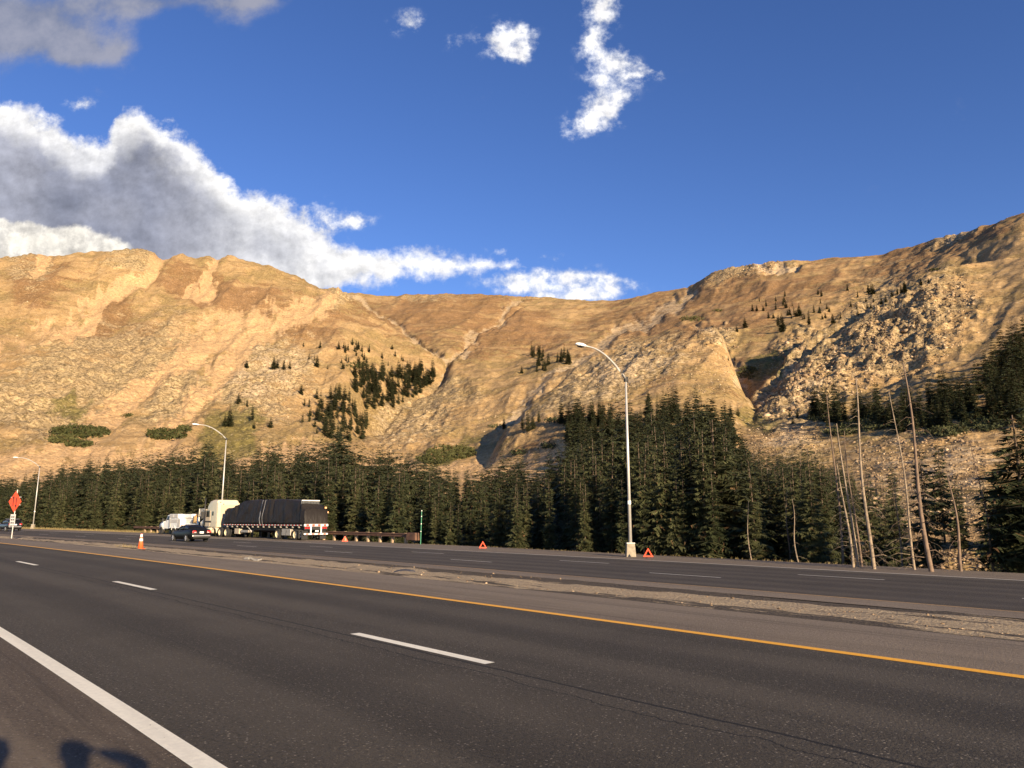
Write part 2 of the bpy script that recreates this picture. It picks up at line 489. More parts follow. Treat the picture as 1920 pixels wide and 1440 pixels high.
M_tailcl = plain('tail_lamp_clear', (0.75, 0.42, 0.38), 0.2, var=0.05)
M_plate = plain('licence_plate', (0.75, 0.74, 0.70), 0.5)
M_chrome = plain('bumper_trim', (0.42, 0.40, 0.38), 0.25, 0.6)
M_cream = plain('cream_truck_paint', (0.56, 0.48, 0.33), 0.35, 0.0, var=0.05, coat=0.3)
M_creamd = plain('dusty_cream_panel', (0.46, 0.37, 0.25), 0.5, 0.0, var=0.08)
M_wheelc = plain('cream_wheel_disc', (0.62, 0.52, 0.33), 0.45, 0.1, var=0.08)
M_truckw = plain('white_truck_paint', (0.78, 0.76, 0.70), 0.35, 0.0, var=0.05, coat=0.3)
M_truckg = plain('grey_truck_panel', (0.50, 0.46, 0.40), 0.5, 0.0, var=0.07)
M_alu = plain('toolbox_aluminium', (0.42, 0.36, 0.29), 0.4, 0.5, var=0.1)
M_redp = plain('red_reflective_tape', (0.55, 0.05, 0.03), 0.4)
M_whp = plain('white_reflective_tape', (0.80, 0.76, 0.68), 0.4)
M_orange = plain('fluorescent_orange', (0.95, 0.085, 0.025), 0.5, var=0.05)
M_orangec = plain('cone_orange', (0.72, 0.13, 0.035), 0.5, var=0.1)
M_rusty = plain('weathered_rust_steel', (0.105, 0.052, 0.030), 0.8, 0.1, var=0.35, scale=2, bump=0.2)
M_wood = plain('weathered_timber', (0.34, 0.24, 0.14), 0.9, var=0.25, scale=3)
M_green = plain('green_marker_plastic', (0.03, 0.20, 0.10), 0.5)
M_ochre = plain('ochre_canvas', (0.30, 0.19, 0.08), 0.8, var=0.15)
M_skin = plain('skin', (0.45, 0.27, 0.18), 0.5)
M_cloth1 = plain('dark_jacket_cloth', (0.035, 0.04, 0.055), 0.9, var=0.2, scale=8)
M_cloth2 = plain('grey_shirt_cloth', (0.12, 0.12, 0.12), 0.9, var=0.2, scale=8)
M_jean = plain('denim', (0.045, 0.06, 0.10), 0.9, var=0.2, scale=8)
M_hair = plain('brown_hair', (0.035, 0.022, 0.015), 0.7, var=0.2, scale=20)
M_rockm = None


def tarp_mat():
    m, t, b = newmat('black_tarpaulin')
    tcn = t.node('ShaderNodeTexCoord').outputs['Object']
    n = t.noise(t.mapping(tcn, (0.8, 1.6, 0.7)), 1.2, 7, 0.6, 1.5)
    n2 = t.noise(tcn, 0.5, 3, 0.5)
    c = t.mix(n2, (0.011, 0.0085, 0.007), (0.024, 0.019, 0.015))
    t.put(b.inputs['Base Color'], c)
    b.inputs['Roughness'].default_value = 0.6
    b.inputs['Specular IOR Level'].default_value = 0.3
    t.put(b.inputs['Normal'], t.bump(n, 0.8, 0.12))
    return m


M_tarp = tarp_mat()

# ------------------------------------------------------------------ mesh helpers


class MB:
    def __init__(self):
        self.v = []
        self.f = []

    def add(self, vs, fs):
        o = len(self.v)
        self.v += [tuple(p) for p in vs]
        self.f += [tuple(i + o for i in f) for f in fs]
        return self

    def box(self, cx, cy, cz, sx, sy, sz, tx=1.0, ty=1.0, rot=None):
        """box centred on (cx, cy), cz = its middle; tx, ty shrink the top"""
        hx, hy, hz = sx / 2, sy / 2, sz / 2
        P = [(-hx, -hy, -hz), (hx, -hy, -hz), (hx, hy, -hz), (-hx, hy, -hz),
             (-hx * tx, -hy * ty, hz), (hx * tx, -hy * ty, hz), (hx * tx, hy * ty, hz), (-hx * tx, hy * ty, hz)]
        if rot:
            P = [tuple(rot @ Vector(p)) for p in P]
        P = [(a + cx, b + cy, c + cz) for a, b, c in P]
        return self.add(P, [(0, 3, 2, 1), (4, 5, 6, 7), (0, 1, 5, 4), (1, 2, 6, 5), (2, 3, 7, 6), (3, 0, 4, 7)])

    def b2(self, x0, x1, y0, y1, z0, z1, tx=1.0, ty=1.0):
        return self.box((x0 + x1) / 2, (y0 + y1) / 2, (z0 + z1) / 2, x1 - x0, y1 - y0, z1 - z0, tx, ty)

    def tube(self, pts, rad, n=8, cap=True):
        """tube along points, radius per point"""
        pts = [Vector(p) for p in pts]
        if not hasattr(rad, '__len__'):
            rad = [rad] * len(pts)
        vs, fs = [], []
        for i, p in enumerate(pts):
            d = (pts[min(i + 1, len(pts) - 1)] - pts[max(i - 1, 0)]).normalized()
            a = d.orthogonal().normalized() if abs(d.z) < 0.98 else Vector((1, 0, 0))
            a = (a - d * a.dot(d)).normalized()
            b = d.cross(a)
            for k in range(n):
                w = 2 * PI * k / n
                vs.append(tuple(p + (a * math.cos(w) + b * math.sin(w)) * rad[i]))
        for i in range(len(pts) - 1):
            for k in range(n):
                k2 = (k + 1) % n
                fs.append((i * n + k, i * n + k2, (i + 1) * n + k2, (i + 1) * n + k))
        if cap:
            fs.append(tuple(range(n))[::-1])
            fs.append(tuple((len(pts) - 1) * n + k for k in range(n)))
        return self.add(vs, fs)

    def prism(self, prof, y0, y1, in0=0.0, in1=0.0):
        """profile in x-z pushed along y"""
        n = len(prof)
        vs = [(x, y0, z) for x, z in prof] + [(x, y1, z) for x, z in prof]
        fs = [tuple(range(n)), tuple(range(2 * n - 1, n - 1, -1))]
        for i in range(n):
            j = (i + 1) % n
            fs.append((i, i + n, j + n, j))
        return self.add(vs, fs)

    def loft(self, secs, closed=True, caps=True):
        n = len(secs[0])
        vs = [p for s in secs for p in s]
        fs = []
        for i in range(len(secs) - 1):
            for k in range(n if closed else n - 1):
                k2 = (k + 1) % n
                fs.append((i * n + k, i * n + k2, (i + 1) * n + k2, (i + 1) * n + k))
        if caps:
            fs.append(tuple(range(n))[::-1])
            fs.append(tuple((len(secs) - 1) * n + k for k in range(n)))
        return self.add(vs, fs)

    def mesh(self, name, mat, smooth=False):
        me = bpy.data.meshes.new(name)
        me.from_pydata(self.v, [], self.f)
        me.materials.append(mat)
        if smooth:
            me.polygons.foreach_set('use_smooth', [True] * len(me.polygons))
        me.update()
        return me


def link(name, me, parent=None, loc=None, rot=None):
    o = bpy.data.objects.new(name, me)
    COL.objects.link(o)
    if parent is not None:
        o.parent = parent
    if loc is not None:
        o.location = loc
    if rot is not None:
        o.rotation_euler = rot
    return o


def part(name, mb, mat, parent, smooth=False, bevel=0.0, loc=None, rot=None, label=None):
    o = link(name, mb.mesh(name, mat, smooth), parent, loc, rot)
    if bevel:
        md = o.modifiers.new('bevel', 'BEVEL')
        md.width = bevel
        md.segments = 2
        md.limit_method = 'ANGLE'
    if label:
        o['label'] = label
    return o


def tag(o, label=None, cat=None, group=None, kind=None):
    if label:
        o['label'] = label
    if cat:
        o['category'] = cat
    if group:
        o['group'] = group
    if kind:
        o['kind'] = kind
    return o


def thing(name, label, cat, loc=(0, 0, 0), rotz=0.0, group=None):
    o = bpy.data.objects.new(name, None)
    o.empty_display_size = 0.5
    COL.objects.link(o)
    o.location = loc
    o.rotation_euler = (0, 0, rotz)
    return tag(o, label, cat, group)


def copy_tree(o, parent=None):
    c = o.copy()
    COL.objects.link(c)
    c.parent = parent
    for ch in list(o.children):
        copy_tree(ch, c)
    return c


def np_mesh(name, V, F, mat, smooth=False):
    """numpy arrays to a mesh; F is (n, 3) or (n, 4)"""
    me = bpy.data.meshes.new(name)
    me.vertices.add(len(V))
    me.vertices.foreach_set('co', np.asarray(V, dtype=np.float32).ravel())
    k = F.shape[1]
    me.loops.add(F.size)
    me.loops.foreach_set('vertex_index', F.astype(np.int32).ravel())
    me.polygons.add(len(F))
    me.polygons.foreach_set('loop_start', np.arange(0, F.size, k, dtype=np.int32))
    if smooth:
        me.polygons.foreach_set('use_smooth', np.ones(len(F), dtype=bool))
    me.materials.append(mat)
    me.update(calc_edges=True)
    return me


# ------------------------------------------------------------------ the two carriageways (s along, d across)
TH0, KAP, GR = 0.72916, 0.00104, 0.00429


def heading(s):
    return TH0 + KAP * s


def road_xy(s, d):
    s = np.asarray(s, dtype=float)
    p = TH0 + KAP * s
    x0 = (np.cos(p) - math.cos(TH0)) / KAP
    y0 = (np.sin(p) - math.sin(TH0)) / KAP
    return x0 + d * np.cos(p), y0 + d * np.sin(p)


DROP_D = [-60, 12.6, 13.5, 16.0, 19.3, 31.5, 37.5, 60]
DROP_Z = [0, 0, -0.05, -0.30, -0.395, -0.40, -0.43, -0.45]


def road_z(s, d):
    return GR * np.asarray(s, dtype=float) + np.interp(d, DROP_D, DROP_Z)


def at(s, d, lift=0.0):
    x, y = road_xy(s, d)
    return (float(x), float(y), float(road_z(s, d)) + lift)


def xy_to_sd(x, y):
    cx = -math.cos(TH0) / KAP
    cy = -math.sin(TH0) / KAP
    rx, ry = x - cx, y - cy
    rad = np.hypot(rx, ry)
    ang = np.arctan2(ry, rx)
    return (ang - TH0) / KAP, rad - 1.0 / KAP


def strip(name, s0, s1, ds, dlist, mat, lift=0.0, parent=None, wob=None, bumpz=None):
    S = np.arange(s0, s1 + 1e-6, ds)
    D = np.array(dlist, dtype=float)
    SS, DD = np.meshgrid(S, D, indexing='ij')
    if wob is not None:
        DD = DD + wob(SS, DD)
    X, Y = road_xy(SS, DD)
    Z = road_z(SS, DD) + lift
    if bumpz is not None:
        Z = Z + bumpz(SS, DD)
    V = np.stack([X, Y, Z], -1).reshape(-1, 3)
    ns, nd = SS.shape
    i = np.arange(ns - 1)[:, None] * nd + np.arange(nd - 1)[None]
    F = np.stack([i, i + 1, i + nd + 1, i + nd], -1).reshape(-1, 4)
    F = F[:, ::-1]
    me = np_mesh(name, V, F, mat, True)
    uvl = me.uv_layers.new(name='road')
    li = F.ravel()
    uvs = np.stack([SS.ravel()[li], DD.ravel()[li]], -1)
    uvl.data.foreach_set('uv', uvs.astype(np.float32).ravel())
    return link(name, me, parent)


# value noise in numpy
NTAB = np.random.RandomState(3).rand(512, 512)


def vnoise(x, y):
    xi = np.floor(x).astype(int)
    yi = np.floor(y).astype(int)
    fx = x - xi
    fy = y - yi
    fx = fx * fx * fx * (fx * (fx * 6 - 15) + 10)
    fy = fy * fy * fy * (fy * (fy * 6 - 15) + 10)
    g = lambda a, b: NTAB[a & 511, b & 511]
    return (g(xi, yi) * (1 - fx) + g(xi + 1, yi) * fx) * (1 - fy) + (g(xi, yi + 1) * (1 - fx) + g(xi + 1, yi + 1) * fx) * fy


def fbm(x, y, o=5, g=0.5, ridge=False):
    a, s, t = 1.0, 0.0, 0.0
    for i in range(o):
        n = vnoise(x + i * 17.3, y + i * 9.1)
        if ridge:
            n = 1 - np.abs(2 * n - 1)
        s += a * n
        t += a
        a *= g
        c, sn = math.cos(0.6), math.sin(0.6)
        x, y = (x * c - y * sn) * 2.03, (x * sn + y * c) * 2.03
    return s / t


S0, S1 = -70, 420
road = strip('near_road', S0, S1, 2.0, [2.16 - 0.08, 4, 6.1, 8, 10.1], M_near)
tag(road, kind='structure')
o = strip('near_shoulder', S0, S1, 2.0, [-9, -4, 0, 2.08], M_sh)
tag(o, kind='structure')
o = strip('median_shoulder', S0, S1, 2.0, [10.1, 11.5, 13.0], M_shl)
tag(o, kind='structure')
dl = np.concatenate([[12.6], np.linspace(12.95, 19.6, 38)])


def med_bump(S, D):
    w = np.clip((D - 12.9) / 0.6, 0, 1) * np.clip((19.5 - D) / 0.5, 0, 1)
    b = (fbm(S * 0.35, D * 1.1, 4) - 0.5) * 0.12 + (fbm(S * 1.6, D * 2.2, 3) - 0.5) * 0.08
    return w * b - 0.02 * (1 - w) + 0.012 * w


o = strip('median', S0 + 10, 300, 0.4, dl, M_gravel, bumpz=med_bump)
tag(o, kind='structure')
o = strip('far_inner_shoulder', S0, S1, 2.0, [19.35, 20.0, 20.68], M_shl, lift=0.004)
tag(o, kind='structure')
froad = strip('far_road', S0, S1, 2.0, [20.68, 22.5, 24.3, 26, 28, 30, 31.42], M_far)
tag(froad, kind='structure')
o = strip('far_shoulder', S0, S1, 2.0, [31.42, 33, 35.6, 37.6], M_shl,
          wob=lambda S, D: np.where(D > 37, (fbm(S * 0.08, D * 0 + 3, 4) - 0.5) * 1.2 - 1.6 * np.clip((40 - S) / 20, 0, 1), 0))
tag(o, kind='structure')
# markings: thin sheets above the asphalt
strip('edge_line', S0, S1, 1.0, [2.08, 2.26], M_white, 0.004, road)
strip('centre_line', S0, S1, 1.0, [9.93, 10.11], M_yel, 0.004, road)
for k in range(-3, 14):
    s = 34.62 - 12.19 * 2 + 12.19 * k
    strip('lane_dash', s - 3.1, s + 0.001, 0.3 + 0.01, [6.01, 6.17], M_white, 0.004, road)
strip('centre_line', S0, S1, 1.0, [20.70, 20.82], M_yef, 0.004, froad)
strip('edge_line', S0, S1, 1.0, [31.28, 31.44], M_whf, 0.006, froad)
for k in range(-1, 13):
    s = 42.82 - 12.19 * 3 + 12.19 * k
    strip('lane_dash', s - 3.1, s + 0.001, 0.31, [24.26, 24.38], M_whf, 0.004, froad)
    strip('lane_dash', s - 3.1 - 4.2, s - 4.2, 0.31, [27.84, 27.96], M_whf, 0.004, froad)

# ------------------------------------------------------------------ mountain terrain


def to_ae(px, py):
    """bearing (radians, right of forward) and slope upward of a point seen from the road"""
    v = (CY - np.asarray(py, float)) / FOC
    F = math.cos(PITCH) - v * math.sin(PITCH)
    U = math.sin(PITCH) + v * math.cos(PITCH)
    X = (np.asarray(px, float) - CX) / FOC
    return np.arctan2(X, F), U / np.hypot(X, F)


def from_xyz(x, y, z):
    zc = y * math.cos(PITCH) + (z - EYE) * math.sin(PITCH)
    yc = -y * math.sin(PITCH) + (z - EYE) * math.cos(PITCH)
    zc = np.maximum(zc, 1e-3)
    return CX + FOC * x / zc, CY - FOC * yc / zc


NA, NR = 860, 800
AZ = np.linspace(R(-46), R(46), NA)
RR = np.exp(np.linspace(math.log(30), math.log(2900), NR))


def kcurve(keys):
    """keys: (px, range, py) -> range and height for every bearing"""
    k = np.array(keys, float)
    a, e = to_ae(k[:, 0], k[:, 2])
    o = np.argsort(a)
    r = np.interp(AZ, a[o], k[o, 1])
    ee = np.interp(AZ, a[o], e[o])
    return r, EYE + r * ee


G = [
    [(-900, 150, 990), (0, 170, 988), (700, 100, 996), (1100, 66, 1018), (1500, 52, 1048), (1920, 44, 1066), (2700, 40, 1090)],
    [(-900, 300, 940), (0, 290, 945), (700, 240, 945), (1100, 140, 945), (1300, 110, 960), (1500, 85, 985), (1650, 75, 1005), (1920, 72, 1000), (2700, 70, 990)],
    [(-900, 450, 870), (0, 430, 890), (400, 420, 870), (700, 380, 872), (900, 330, 875), (1100, 235, 870), (1300, 180, 865), (1500, 160, 880), (1700, 165, 860), (1920, 160, 850), (2700, 150, 780)],
]
BODY = {
    'A': [[(-900, 640, 760), (0, 650, 770), (300, 640, 765), (500, 620, 765), (645, 600, 790), (700, 620, 830), (760, 680, 830), (835, 800, 770), (870, 800, 850), (2700, 700, 890)],
          [(-900, 950, 620), (0, 980, 615), (300, 950, 620), (500, 930, 625), (645, 850, 650), (700, 850, 680), (760, 850, 710), (835, 900, 705), (870, 900, 800), (2700, 800, 885)],
          [(-900, 1400, 500), (0, 1380, 478), (60, 1370, 469), (130, 1350, 466), (235, 1330, 464), (255, 1320, 462), (290, 1320, 470), (330, 1330, 474), (380, 1340, 471), (415, 1350, 469), (450, 1340, 477), (520, 1300, 495), (575, 1260, 513), (600, 1240, 523), (625, 1220, 528), (645, 1200, 547), (700, 1120, 580), (760, 1060, 617), (800, 1010, 641), (835, 970, 664), (850, 960, 720), (870, 940, 790), (2700, 900, 880)]],
    'B': [[(-900, 700, 900), (640, 700, 860), (835, 760, 780), (1000, 800, 800), (1300, 900, 780), (1600, 900, 760), (2700, 900, 760)],
          [(-900, 900, 840), (640, 900, 800), (835, 1010, 668), (1000, 1100, 690), (1160, 1200, 700), (2700, 1200, 700)],
          [(-900, 1600, 700), (640, 1650, 610), (835, 1600, 606), (1000, 1650, 618), (1160, 1700, 640), (2700, 1700, 700)],
          [(-900, 2200, 640), (560, 2250, 560), (645, 2250, 544), (700, 2250, 548), (740, 2250, 551), (800, 2230, 545), (860, 2230, 546), (900, 2230, 545), (960, 2200, 546), (1040, 2150, 552), (1100, 2120, 557), (1160, 2100, 566), (1300, 2100, 600), (2700, 2000, 700)]],
    'C': [[(-900, 480, 925), (600, 460, 905), (690, 470, 862), (830, 490, 835), (900, 510, 815), (1000, 540, 785), (1100, 540, 760), (1300, 560, 730), (1400, 480, 760), (1480, 500, 745), (1560, 560, 720), (1650, 600, 680), (1740, 640, 630), (1920, 690, 580), (2700, 600, 540)],
          [(-900, 500, 920), (600, 480, 900), (640, 480, 880), (690, 520, 852), (750, 570, 822), (830, 600, 795), (900, 640, 765), (1040, 690, 705), (1160, 720, 668), (1300, 760, 632), (1480, 800, 600), (1650, 820, 572), (1800, 790, 540), (1920, 760, 505), (2700, 650, 400)],
          [(-900, 540, 925), (600, 520, 905), (640, 520, 872), (690, 580, 840), (750, 660, 796), (830, 760, 750), (900, 860, 695), (1040, 1150, 632), (1160, 1200, 608), (1300, 1180, 578), (1480, 1120, 540), (1650, 1080, 522), (1800, 980, 480), (1920, 920, 436), (2700, 800, 330)],
          [(-900, 560, 930), (600, 540, 910), (640, 560, 862), (690, 640, 828), (750, 740, 772), (830, 880, 721), (840, 960, 664), (880, 1120, 632), (940, 1380, 592), (985, 1650, 564), (1040, 1900, 556), (1100, 1920, 561), (1160, 1900, 560), (1200, 1850, 553), (1250, 1780, 545), (1300, 1700, 529), (1325, 1650, 512), (1380, 1580, 492), (1420, 1520, 485), (1480, 1500, 481), (1560, 1500, 474), (1650, 1440, 475), (1720, 1350, 456), (1790, 1250, 430), (1870, 1150, 400), (1920, 1100, 386), (2700, 950, 240)]],
    'D': [[(-900, 360, 925), (900, 340, 882), (940, 340, 835), (1000, 350, 790), (1100, 340, 765), (1200, 340, 750), (1300, 330, 745), (1370, 310, 775), (1400, 290, 810), (1440, 290, 815), (1500, 290, 820), (2700, 300, 850)],
          [(-900, 380, 930), (900, 360, 885), (940, 380, 806), (980, 420, 754), (1040, 470, 718), (1100, 500, 692), (1180, 530, 657), (1230, 550, 632), (1270, 560, 612), (1300, 560, 602), (1340, 545, 603), (1365, 520, 630), (1385, 480, 660), (1400, 430, 702), (1408, 390, 740), (1420, 370, 782), (1500, 360, 800), (2700, 360, 850)]],
    'G2': [[(-900, 240, 950), (1340, 240, 880), (1400, 280, 830), (1500, 320, 800), (1740, 340, 770), (1920, 330, 740), (2700, 280, 620)],
           [(-900, 500, 930), (1380, 350, 830), (1398, 353, 806), (1411, 368, 782), (1441, 398, 752), (1476, 433, 716), (1496, 453, 698), (1526, 478, 670), (1556, 498, 650), (1596, 523, 616), (2700, 530, 700)],
           [(-900, 560, 935), (1360, 600, 720), (1385, 440, 770), (1398, 391, 758), (1411, 406, 734), (1441, 436, 704), (1476, 471, 668), (1496, 491, 650), (1526, 516, 622), (1556, 536, 602), (1596, 561, 568), (2700, 700, 640)]],
    'E': [[(-900, 240, 930), (1360, 250, 850), (1400, 280, 812), (1450, 300, 790), (1500, 320, 772), (1600, 330, 752), (1740, 340, 730), (1920, 330, 690), (2700, 280, 560)],
          [(-900, 280, 935), (1375, 320, 850), (1402, 345, 792), (1415, 360, 768), (1445, 390, 738), (1480, 425, 702), (1500, 445, 684), (1530, 470, 656), (1560, 490, 636), (1600, 515, 602), (1640, 540, 580), (1680, 565, 558), (1740, 600, 512), (1800, 630, 498), (1860, 650, 486), (1920, 660, 468), (2700, 560, 330)]],
}


def blur(H, n_a, n_r):
    def run(h, n, ax):
        if n < 1:
            return h
        k = np.exp(-0.5 * (np.arange(-3 * n, 3 * n + 1) / n) ** 2)
        k /= k.sum()
        pad = [(0, 0), (0, 0)]
        pad[ax] = (3 * n, 3 * n)
        q = np.pad(h, pad, mode='reflect', reflect_type='odd')
        out = np.zeros_like(h)
        for i, w in enumerate(k):
            sl = [slice(None), slice(None)]
            sl[ax] = slice(i, i + h.shape[ax])
            out += w * q[tuple(sl)]
        return out
    return run(run(H, n_a, 0), n_r, 1)


gk = [kcurve(k) for k in G]
near_r = np.full(NA, 30.0)
layers = []
for name, curves in BODY.items():
    ks = gk + [kcurve(k) for k in curves]
    Rk = np.stack([near_r] + [k[0] for k in ks])
    Zk = np.stack([np.full(NA, -3.2)] + [k[1] for k in ks])
    H = np.empty((NA, NR))
    fall = {'A': 0.45, 'B': 0.3, 'C': 0.35, 'D': 0.6, 'E': 0.8, 'G2': 0.5}[name]
    for i in range(NA):
        r, z = Rk[:, i], Zk[:, i]
        r = np.maximum.accumulate(r + np.arange(len(r)) * 0.5)
        H[i] = np.interp(RR, r, z)
        beyond = RR > r[-1]
        H[i, beyond] = z[-1] - fall * (RR[beyond] - r[-1])
    layers.append(blur(H, 1 if name in ('E', 'G2') else 6 if name == 'D' else 3, 2 if name in ('D', 'E', 'G2') else 4))
Hm = np.max(np.stack(layers), 0)
AA, RG = np.meshgrid(AZ, RR, indexing='ij')
XX, YY = RG * np.sin(AA), RG * np.cos(AA)

# hand-drawn areas of ground cover, in picture coordinates of the undisplaced ground
PX, PY = from_xyz(XX, YY, Hm)


PX0, PY0 = PX, PY
PX = PX0 + (fbm(PX0 * .018, PY0 * .018, 4) - .5) * 60 + (fbm(PX0 * .08, PY0 * .08, 3) - .5) * 16
PY = PY0 + (fbm(PX0 * .018 + 50, PY0 * .018 + 7, 4) - .5) * 50 + (fbm(PX0 * .08 + 31, PY0 * .08, 3) - .5) * 12


def stroke(pts, w, soft=1.0):
    out = np.zeros_like(PX)
    for (x0, y0), (x1, y1) in zip(pts[:-1], pts[1:]):
        dx_, dy_ = x1 - x0, y1 - y0
        t = np.clip(((PX - x0) * dx_ + (PY - y0) * dy_) / (dx_ * dx_ + dy_ * dy_ + 1e-9), 0, 1)
        dd = np.hypot(PX - x0 - t * dx_, PY - y0 - t * dy_)
        out = np.maximum(out, np.clip(1.5 - dd / w, 0, 1))
    return out


def blob(cx, cy, a, b, ang=0.0):
    c, s_ = math.cos(R(ang)), math.sin(R(ang))
    x, y = PX - cx, PY - cy
    x, y = x * c + y * s_, -x * s_ + y * c
    return np.clip(1.6 - 1.1 * np.sqrt((x / a) ** 2 + (y / b) ** 2), 0, 1)


def mx(*a):
    out = a[0]
    for b in a[1:]:
        out = np.maximum(out, b)
    return out


scree = mx(stroke([(310, 482), (240, 535), (170, 585), (110, 640)], 16),
           stroke([(600, 562), (520, 600), (465, 640), (425, 690), (380, 740), (330, 790), (270, 860)], 22),
           stroke([(480, 600), (410, 640), (330, 690), (250, 745), (180, 800), (60, 860), (-60, 900)], 20),
           stroke([(90, 470), (60, 520)], 14), stroke([(420, 480), (400, 520), (360, 545)], 12),
           stroke([(-200, 870), (100, 880), (300, 870), (600, 860)], 36),
           blob(420, 620, 90, 40, -20) * 0.8, blob(40, 640, 80, 30, -30) * 0.6,
           stroke([(700, 880), (900, 890), (1000, 870), (1080, 830)], 24) * 0.8,
           stroke([(1010, 880), (1060, 820), (1100, 790)], 8))
pale = mx(stroke([(645, 552), (700, 585), (770, 627), (835, 668)], 6) * 0.75, stroke([(985, 570), (930, 605), (880, 638), (838, 672), (830, 715)], 6) * 0.7,
          stroke([(1300, 545), (1230, 580), (1170, 610), (1100, 660), (1020, 720), (950, 790)], 11) * 0.7,
          stroke([(1300, 600), (1390, 690), (1405, 750)], 9) * 0.6, stroke([(1420, 500), (1480, 500)], 8), stroke([(1800, 450), (1830, 430)], 12) * 0.7,
          blob(500, 700, 90, 60, -40) * 0.55, blob(1180, 700, 90, 40, -20) * 0.6, blob(780, 800, 90, 40, -35) * 0.35,
          blob(1500, 730, 60, 50) * 0.6, blob(1750, 880, 140, 70) * 0.55, blob(1480, 830, 60, 30) * 0.6)
green = mx(blob(430, 810, 70, 50, -50), blob(850, 850, 70, 20, -25), blob(130, 765, 50, 18) * 0.8, blob(1440, 690, 40, 30) * 0.9, blob(1420, 790, 50, 22) * 0.7,
           blob(1650, 810, 160, 30) * 0.5, blob(960, 650, 90, 30, -20) * 0.25, blob(1350, 730, 40, 30) * 0.4, blob(1860, 700, 60, 80) * 0.35,
           stroke([(-100, 992), (300, 990)], 8))
brown = mx(blob(400, 545, 120, 28, 12), blob(190, 600, 60, 30, -40), blob(70, 530, 60, 50, -30) * 0.8, blob(820, 590, 150, 40) * 0.7, blob(560, 600, 80, 40) * 0.6,
           blob(1350, 570, 260, 60, -12) * 0.55, blob(960, 620, 110, 40) * 0.7, blob(1750, 470, 160, 40, -20) * 0.6, blob(230, 640, 60, 25, -20) * 0.8)
rock = mx(blob(60, 500, 60, 40) * 0.7, blob(240, 490, 60, 25, -20) * 0.8, blob(180, 700, 210, 80, -15), blob(60, 770, 110, 50), blob(330, 740, 70, 40, -35),
          blob(500, 720, 110, 70, -35), blob(630, 545, 30, 40, 40), blob(790, 780, 120, 45, -30) * 0.8, blob(1150, 700, 130, 50, -25), blob(1340, 635, 40, 25),
          blob(1400, 500, 80, 22, -18), blob(1520, 720, 110, 70, -40) * 1.2, blob(1680, 620, 140, 90, -30) * 1.1, blob(1800, 445, 60, 18, -20) * 0.8,
          blob(1500, 650, 60, 25, -20), blob(800, 563, 60, 8) * 0.6, blob(980, 549, 60, 6) * 0.7, blob(1050, 760, 110, 20, -30) * 0.6,
          blob(1750, 900, 170, 110) * 0.6, blob(1470, 840, 90, 40) * 0.6, blob(600, 640, 120, 50, 20) * 0.2)
far = np.clip((RG - 60) / 200, 0, 1)
scale_r = np.clip(RG / 900, 0.12, 1.3)
# gullies run downhill (along the bearing), ribs between them; crags where there is rock
gul = fbm((AA * 57.3 - 9.0 * np.log(RG)) * 0.42 + 140, np.log(RG) * 4.0 + AA * 3, 5, 0.52, True)
big_n = fbm(XX * 0.006, YY * 0.006, 4)
med_n = fbm(XX * 0.03, YY * 0.03, 5, 0.55)
crag = fbm(XX * 0.045 + 9, YY * 0.045, 5, 0.6, True)
sml = fbm(XX * 0.16, YY * 0.16, 4, 0.6, True)
tap = np.clip((Hm - 4) / 40, 0, 1)
disp = (gul - 0.6) * np.interp(AA * 57.3, [-30, -8, 5], [15, 11, 6]) * scale_r * tap + (big_n - 0.5) * 14 * scale_r * tap + (med_n - 0.5) * 5 * scale_r * tap
disp += np.clip(rock, 0, 1.2) * ((crag - 0.55) * 9 * np.clip(RG / 600, 0.08, 1.2) + (sml - 0.5) * 3.5 * np.clip(RG / 450, 0.25, 1))
disp += (fbm(XX * 0.09, YY * 0.09, 4) - 0.5) * 2.2 * np.clip(RG / 200, 0, 1)
disp -= pale * (1 - rock) * 5.0 * scale_r
disp -= np.clip(scree, 0, 1) * (1 - np.clip(rock, 0, 1)) * 4.0 * scale_r
spur = np.clip(rock, 0, 1) * ((PX0 > 1400) & (RG > 330) & (RG < 720)) * np.clip(1.5 - abs(PY0 - 650) / 160, 0, 1)
disp += spur * (fbm(XX * 0.075 + 3, YY * 0.075, 4, 0.6, True) - 0.6) * 9
Z = Hm + disp * np.clip((RG - 45) / 40, 0, 1)
# by the road the ground meets the verge and falls away
sq, dq = xy_to_sd(XX, YY)
rz = road_z(np.clip(sq, -100, 420), 38.0)
bank = rz - 0.12 - np.interp(dq, [38, 40, 45], [0, 0.25, 1.9]) * np.interp(sq, [-20, 30, 100, 140], [0.8, 1, 0.35, 0.1]) + (fbm(XX * 0.5, YY * 0.5, 3) - 0.5) * 0.35 * np.clip((dq - 38.5) / 2, 0, 1)
bank = np.where(dq < 35.2, rz - 1.5, bank)
w = np.clip((dq - 44) / 16, 0, 1)
w = w * w * (3 - 2 * w)
Z = bank * (1 - w) + Z * w
Z = np.where(dq < 36.5, np.minimum(Z, rz - 1.0), Z)
V = np.stack([XX, YY, Z], -1).reshape(-1, 3)
ii = np.arange(NA - 1)[:, None] * NR + np.arange(NR - 1)[None]
F = np.stack([ii, ii + NR, ii + NR + 1, ii + 1], -1).reshape(-1, 4)
M_ter = terrain_mat()
me = np_mesh('mountain', V, F, M_ter, True)


def put_attr(me, name, arr, typ='FLOAT'):
    at_ = me.attributes.new(name, typ, 'POINT')
    if typ == 'FLOAT':
        at_.data.foreach_set('value', np.asarray(arr, np.float32).ravel())
    else:
        at_.data.foreach_set('vector', np.asarray(arr, np.float32).ravel())


